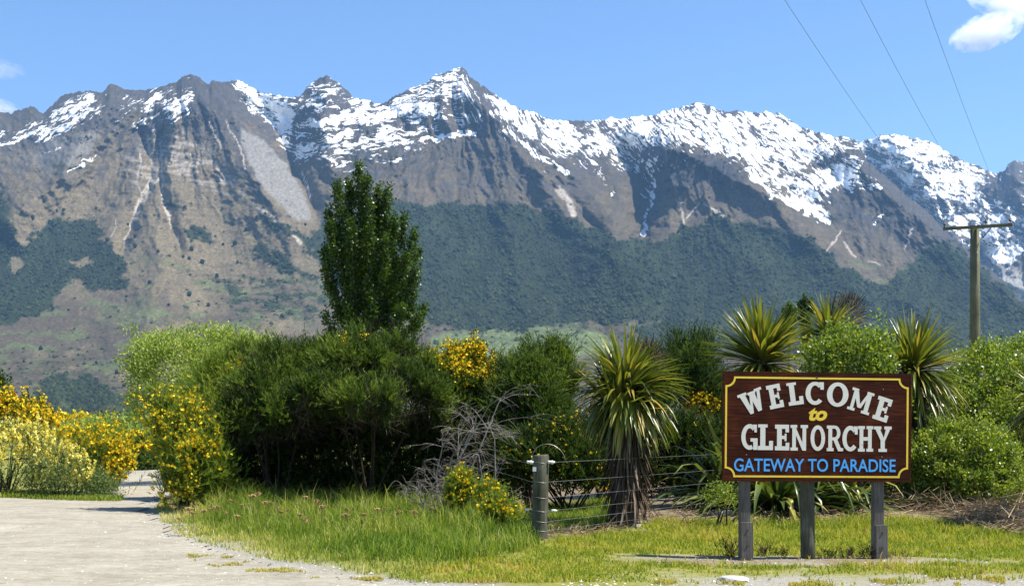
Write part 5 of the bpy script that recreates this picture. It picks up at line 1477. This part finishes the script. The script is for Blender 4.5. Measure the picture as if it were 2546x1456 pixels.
LAWN = [(960,1436),(1100,1410),(1330,1368),(1370,1352),(1500,1335),(1640,1312),(1850,1312),(2250,1310),(2400,1322),(2600,1335),(3050,1345),(3050,1440),(2560,1450),(2350,1452),(2100,1450),(1700,1450),(1300,1452),(1050,1446)]
X, Yw = scatter(LAWN, 118000)
cl = fbm(X / .45, Yw / .45, 411, 4, .6); cl2 = fbm(X / 1.5, Yw / 1.5, 415, 3)
rsd = sdist(ROAD, X, Yw)
bare = 1.25 * sst(1.15, .7, np.hypot((X - 3.6) / 2.6, (Yw - 14.75) / .62) + .35 * cl) + .95 * sst(13.6, 12.8, Yw + .9 * cl2 + .5 * cl) * sst(.8, 2.0, X)
bare = np.maximum(bare, sst(14.5, 13.4, Yw) * sst(.02, .4, fbm(X / .9, Yw / .45, 417, 4, .6) + .1) * sst(.6, 1.8, X))
bare = np.maximum(bare, .55 * sst(.15, .5, fbm(X / .8, Yw / .5, 419, 3)))
bare = np.maximum(bare, .8 * sst(.75, .4, np.hypot((X - 1.2) / 1.6, (Yw - 18.4) / .7) + .3 * cl))
keep = (rng.random(len(X)) < np.clip(.8 + .5 * cl - bare, .015, 1)) & (rsd < .05 * cl)
X, Yw, cl, cl2, bare = X[keep], Yw[keep], cl[keep], cl2[keep], bare[keep]
H_ = (.055 + .03 * cl2 + .05 * sst(15.5, 18, Yw)) * (1 + .4 * cl) * rng.lognormal(0, .3, len(X))
t = .50 - .16 * cl + .30 * cl2 + .25 * bare + rng.normal(0, .15, len(X))
V, Fs, tt = blades(X, Yw, np.clip(H_, .02, .3), rng.uniform(.009, .016, len(X)), rng.uniform(.2, .9, len(X)), t)
obj('lawn_grass', build('lawn_grass', V, Fs, M['lawn'], tint=tt), kind='stuff', label='short mown yellow green grass around the sign posts')
X, Yw = scatter([(330,1375),(560,1385),(760,1425),(1100,1450),(1900,1450),(2500,1430),(2500,1455),(1300,1456),(700,1440)], 14000)
cl = fbm(X / .5, Yw / .5, 421, 3, .6); k_ = cl > .28; X, Yw = X[k_], Yw[k_]
V, Fs, tt = blades(X, Yw, rng.uniform(.02, .06, len(X)), .012, rng.uniform(.4, 1, len(X)), rng.normal(.75, .2, len(X)))
V[:, 2] += .02
obj('gravel_weeds', build('gravel_weeds', V, Fs, M['lawn'], tint=tt), kind='stuff', label='low yellowing weeds growing through the gravel edge')
# grass seen behind the fence and grass on the bank, darker undergrowth
X, Yw = scatter([(1330,1262),(1560,1252),(1560,1312),(1440,1325),(1340,1330)], 9000)
V, Fs, tt = blades(X, Yw, rng.uniform(.06, .28, len(X)), .013, rng.uniform(.2, .8, len(X)), rng.normal(.4, .15, len(X)))
obj('fence_grass', build('fence_grass', V, Fs, M['grass'], tint=tt), kind='stuff', label='bright grass growing under the fence wires')
X, Yw = scatter([(0,1228),(220,1236),(310,1240),(300,1246),(0,1240),(-200,1240),(-200,1225)], 7000)
V, Fs, tt = blades(X, Yw, rng.uniform(.05, .2, len(X)), .02, rng.uniform(.2, .8, len(X)), rng.normal(.45, .2, len(X)))
obj('lupin_edge_grass', build('lupin_edge_grass', V, Fs, M['grass'], tint=tt), kind='stuff', label='strip of short grass between the lupins and the gravel')

# dry straw and twigs on the bank at the right
def straw(poly, n, name, label, lo=.1, hi=.5, zmax=.3, w=.012, mat='straw', thr=-.2):
    X, Yw = scatter(poly, n); cl = fbm(X / .7, Yw / .7, 431, 3); k_ = cl > thr; X, Yw, cl = X[k_], Yw[k_], cl[k_]; n = len(X)
    P = np.stack([X, Yw, gz(X, Yw) + rng.uniform(0, 1, n) ** 2 * zmax * (.6 + cl)], 1)
    D = unit(rdir(n) * [1, 1, .5] + UP * .18)
    V, Fs, t = strips(P, D, rng.uniform(lo, hi, n), w, np.clip(rng.normal(.5, .27, n), 0, 1), .3, bend=-UP * rng.uniform(0, .15, n)[:, None])
    V[:, 2] = np.maximum(V[:, 2], gz(V[:, 0], V[:, 1]) + .004)
    obj(name, build(name, V, Fs, M[mat], tint=t), kind='stuff', label=label)
straw([(2215,1245),(2300,1252),(2480,1262),(2700,1280),(2700,1345),(2560,1335),(2420,1318),(2250,1300),(2210,1290)], 7500, 'dry_straw', 'pale dry straw and stalks piled below the round bush')
straw([(1560,1300),(1700,1290),(1860,1285),(2220,1290),(2220,1312),(1850,1318),(1640,1325),(1500,1338),(1380,1350),(1370,1335),(1500,1318)], 3600, 'flax_litter', 'brown dry leaf litter along the foot of the flax', .06, .3, .1, .014, 'straw', -.1)
straw([(1350,1318),(1460,1310),(1560,1310),(1500,1345),(1350,1352)], 900, 'fence_litter', 'dry twigs and stalks at the foot of the fence', .08, .35, .16, .01)
straw([(420,1240),(1150,1240),(1150,1262),(420,1262)], 2600, 'under_broom_litter', 'brown dry stalks under the dark broom', .15, .5, .5, .012, 'dead_leaf', -.3)
straw([(2360,1305),(2546,1300),(2650,1310),(2650,1340),(2480,1335),(2380,1322)], 1500, 'twig_heap', 'heap of grey dry twigs at the right edge', .15, .5, .35, .016)

# brown weeds at the sign feet
def weed(u, v, n, hgt, label):
    x, y = gnd(u, v); e = empty('dry_weed', (x, y, gz1(x, y))); tag(e, label, 'weed', 'dry brown weeds under the sign')
    D = unit(UP * .9 + rng.normal(0, .45, (n, 3))); P = rng.normal(0, .05, (n, 3)) * [1, 1, 0]
    L_ = rng.uniform(.5, 1, n) * hgt
    p1 = strips(P, D, L_, .006, .3 + 0 * L_, .5)
    k = n * 6; ii = np.repeat(np.arange(n), 6); f = rng.uniform(.3, 1, k)
    p2 = strips(P[ii] + D[ii] * (L_[ii] * f)[:, None], unit(D[ii] + rdir(k) * .9), hgt * .28, .007, np.clip(rng.normal(.4, .25, k), 0, 1), .5)
    V, Fs, t = join([p1, p2]); obj('stems', build('stems', V, Fs, M['dead_leaf'], tint=t), e, kind='stuff')
for u, v, n, h_, lb in [(1818,1384,26,.26,'dry brown weed clump against the left foot of the sign'), (1900,1380,22,.2,'dry brown weed between the left and middle sign posts'), (1945,1384,16,.16,'small dry weed just left of the round middle post'),
                     (2060,1386,22,.14,'low dry weed just right of the round middle post'), (2110,1387,26,.16,'dry brown weed midway between middle and right posts'), (2160,1388,26,.2,'dry brown weed clump touching the right post foot'),
                     (2235,1385,14,.12,'little dry weed right of the right sign post')]:
    weed(u, v, n, h_, lb)

# yarrow with flat brown seed heads
def head_mesh():
    r = np.random.default_rng(5); mb = MB()
    for k in range(14):
        a = r.uniform(0, 6.28); d = .05 * math.sqrt(r.random()); z = -.012 * (d / .05) ** 2 + r.uniform(-.004, .004)
        mb.tube([(math.cos(a) * d * .3, math.sin(a) * d * .3, -.05), (math.cos(a) * d, math.sin(a) * d, z - .008), (math.cos(a) * d, math.sin(a) * d, z)], [.002, .011, .013], 5)
    return mb.mesh('seed_head', M['seed_head'])
hm = head_mesh(); stm = []
for k in range(3):
    mb = MB(); mb.tube([(0, 0, -.35), (.01 * k, .01, -.2), (0, 0, -.04)], [.005, .0045, .004], 5); stm.append(mb.mesh('stem', M['stem_green']))
YS = [(445,1290),(470,1262),(505,1265),(528,1258),(540,1285),(560,1268),(574,1240),(600,1255),(628,1228),(640,1222),(660,1245),(690,1255),(700,1268),(745,1275),(760,1232),(785,1240),(800,1255),(845,1270),(865,1262),(905,1285),(938,1262),(955,1275),(990,1290),(1030,1268),(430,1320),(480,1300),(590,1290),(620,1250),(715,1300),(860,1300),(760,1290),(1075,1302)]
for k, (u, v) in enumerate(YS):
    Yd = 17.8 + 3.4 * ((k * 7) % 10) / 10
    x, y, z = at(u, v, Yd); zg = gz1(x, y)
    z = max(z, zg + .3)
    e = empty('yarrow', (x, y, zg)); tag(e, 'yarrow stalk with a flat dry brown flower head in the verge grass', 'wildflower', 'dry yarrow heads in the long grass')
    s = (z - zg) / .35
    a = obj('stem', stm[k % 3], e, (0, 0, z - zg)); a.scale = (1, 1, s * .98)
    b = obj('seed_head', hm, e, (0, 0, z - zg)); b.rotation_euler = (.15 * math.sin(k), .15 * math.cos(k * 2), k); q = .8 + .5 * ((k * 13) % 7) / 7; b.scale = (q, q, q)

# stones
def stone(u, v, sx_, sy_, sz_, label, seed, name='stone'):
    import bmesh
    r = random.Random(seed); bm = bmesh.new(); bmesh.ops.create_icosphere(bm, subdivisions=3, radius=1)
    for vv_ in bm.verts:
        n_ = .18 * float(noise(np.array([vv_.co.x * 1.7 + seed]), np.array([vv_.co.y * 1.7 + vv_.co.z]))[0])
        vv_.co *= 1 + n_; vv_.co.z = max(vv_.co.z, -.5); vv_.co.z = min(vv_.co.z, .62 + .08 * r.random())
        vv_.co.x *= sx_; vv_.co.y *= sy_; vv_.co.z *= sz_
    me = bpy.data.meshes.new(name); bm.to_mesh(me); bm.free(); me.materials.append(M['rock'])
    x, y = gnd(u, v); o = obj(name, me, loc=(x, y, gz1(x, y) + sz_ * .25)); o.rotation_euler = (0, 0, r.uniform(-.4, .4))
    tag(o, label, 'stone')
stone(1822, 1442, .17, .11, .055, 'flat pale stone on the gravel in front of the left sign post', 1)
stone(1802, 1303, .16, .10, .08, 'white stone beside the left sign post at the foot of the flax', 2)
stone(1585, 1318, .10, .07, .05, 'small pale stone right of the cabbage palm trunk', 3)
stone(1612, 1313, .08, .06, .045, 'smaller pale stone beside the first one near the palm trunk', 4)
stone(1318, 1340, .13, .07, .05, 'pale stone in the grass left of the fence post foot', 5)
# pebbles pressed into the gravel
n = 16000
X = rng.uniform(-9.5, 8.5, n); Yw = 11.8 + 15 * rng.random(n) ** 1.4
rsd = sdist(ROAD, X, Yw); cl = fbm(X / .6, Yw / .6, 441, 3)
edge = np.exp(-(rsd - .15) ** 2 / .35)
foot = sst(13.3, 12.6, Yw + .5 * cl) * (X > .5)
ft2 = sst(1.1, .6, np.hypot((X - 3.6) / 2.6, (Yw - 14.7) / .65))
keep = rng.random(n) < np.clip(np.where(rsd > -.3, .38 + .4 * edge, 0) + foot + .6 * ft2, 0, 1)
X, Yw = X[keep], Yw[keep]; n = len(X)
O_ = np.array([[1, 0, 0], [0, 1, 0], [-1, 0, 0], [0, -1, 0], [0, 0, 1.]])
rd = rng.lognormal(math.log(.0105), .38, n)
V = O_[None] * rng.uniform(.7, 1.3, (n, 5, 1)) * rd[:, None, None] * [1, 1, .7]
a = rng.uniform(0, 6.28, n); c_, s_ = np.cos(a)[:, None], np.sin(a)[:, None]
V = np.stack([V[..., 0] * c_ - V[..., 1] * s_, V[..., 0] * s_ + V[..., 1] * c_, V[..., 2]], -1)
V = V + np.stack([X, Yw, gz(X, Yw) + np.where(sdist(ROAD, X, Yw) > 0, .022, .004)], 1)[:, None]
Fs = (np.array([[0, 1, 4], [1, 2, 4], [2, 3, 4], [3, 0, 4]])[None] + (np.arange(n) * 5)[:, None, None]).reshape(-1, 3)
obj('pebbles', build('pebbles', V.reshape(-1, 3), Fs, M['pebble'], tint=np.repeat(np.clip(rng.normal(.42, .25, n), 0, .85), 5)), kind='stuff', label='small grey pebbles along the gravel edge')

# ------------------------------------------------------------------ clouds, above and beyond the haze
def cloud(u, v, w_px, h_px, Yd, dens, label, tilt, thr, seed, scale=2.2):
    x, y, z = at(u, v, Yd)
    import bmesh
    bm = bmesh.new(); bmesh.ops.create_icosphere(bm, subdivisions=3, radius=1)
    me = bpy.data.meshes.new('cloud'); bm.to_mesh(me); bm.free()
    m = bpy.data.materials.new('cloud_vapour'); m.use_nodes = True; nt = m.node_tree; nt.nodes.clear()
    out = nt.nodes.new('ShaderNodeOutputMaterial'); pv = nt.nodes.new('ShaderNodeVolumePrincipled')
    pv.inputs['Color'].default_value = (1, 1, 1, 1); pv.inputs['Anisotropy'].default_value = .3
    tc = nt.nodes.new('ShaderNodeTexCoord')
    mp = nt.nodes.new('ShaderNodeMapping'); mp.inputs['Location'].default_value = (seed, seed * 1.7, 0); mp.inputs['Scale'].default_value = (1.25, .8, .9)
    nt.links.new(tc.outputs['Object'], mp.inputs['Vector'])
    f = nz(nt, scale, 6, .62, vec=mp.outputs[0])
    ln = nt.nodes.new('ShaderNodeVectorMath'); ln.operation = 'LENGTH'; nt.links.new(tc.outputs['Object'], ln.inputs[0])
    a = nt.nodes.new('ShaderNodeMath'); a.operation = 'MULTIPLY_ADD'; nt.links.new(ln.outputs['Value'], a.inputs[0]); a.inputs[1].default_value = -.62; a.inputs[2].default_value = .62 - thr
    b = nt.nodes.new('ShaderNodeMath'); b.operation = 'MULTIPLY_ADD'; nt.links.new(f, b.inputs[0]); b.inputs[1].default_value = 1.7; nt.links.new(a.outputs[0], b.inputs[2])
    c = nt.nodes.new('ShaderNodeMath'); c.operation = 'SUBTRACT'; nt.links.new(b.outputs[0], c.inputs[0]); c.inputs[1].default_value = .80
    d = nt.nodes.new('ShaderNodeMath'); d.operation = 'MULTIPLY'; d.use_clamp = False; nt.links.new(c.outputs[0], d.inputs[0]); d.inputs[1].default_value = dens
    mx = nt.nodes.new('ShaderNodeMath'); mx.operation = 'MAXIMUM'; nt.links.new(d.outputs[0], mx.inputs[0]); mx.inputs[1].default_value = 0
    nt.links.new(mx.outputs[0], pv.inputs['Density']); nt.links.new(pv.outputs[0], out.inputs['Volume'])
    m.cycles.volume_step_rate = .35
    me.materials.append(m)
    o = obj('cloud', me, loc=(x, y, z)); w = w_px / F * Yd; h = h_px / F * Yd
    o.scale = (w, w * .6, h); o.rotation_euler = (0, tilt, 0)
    tag(o, label, 'cloud')
cloud(2452, 80, 96, 46, 11000, .028, 'small bright white cumulus cloud near the top right corner', -.28, .06, 3.0, 2.8)
cloud(2510, 10, 110, 40, 11500, .022, 'thin ragged white cloud touching the top right corner', .25, .08, 9.0)
cloud(-10, 268, 70, 26, 15500, .010, 'faint thin cloud above the ridge at the left edge', .2, .05, 14.0)
cloud(-5, 172, 70, 26, 15500, .004, 'faintest wisp of cloud high at the left edge', .1, .05, 17.0)
print('objects', len(bpy.data.objects), 'tris', sum(len(o.data.loops) - 2 * len(o.data.polygons) for o in bpy.data.objects if o.type == 'MESH'))
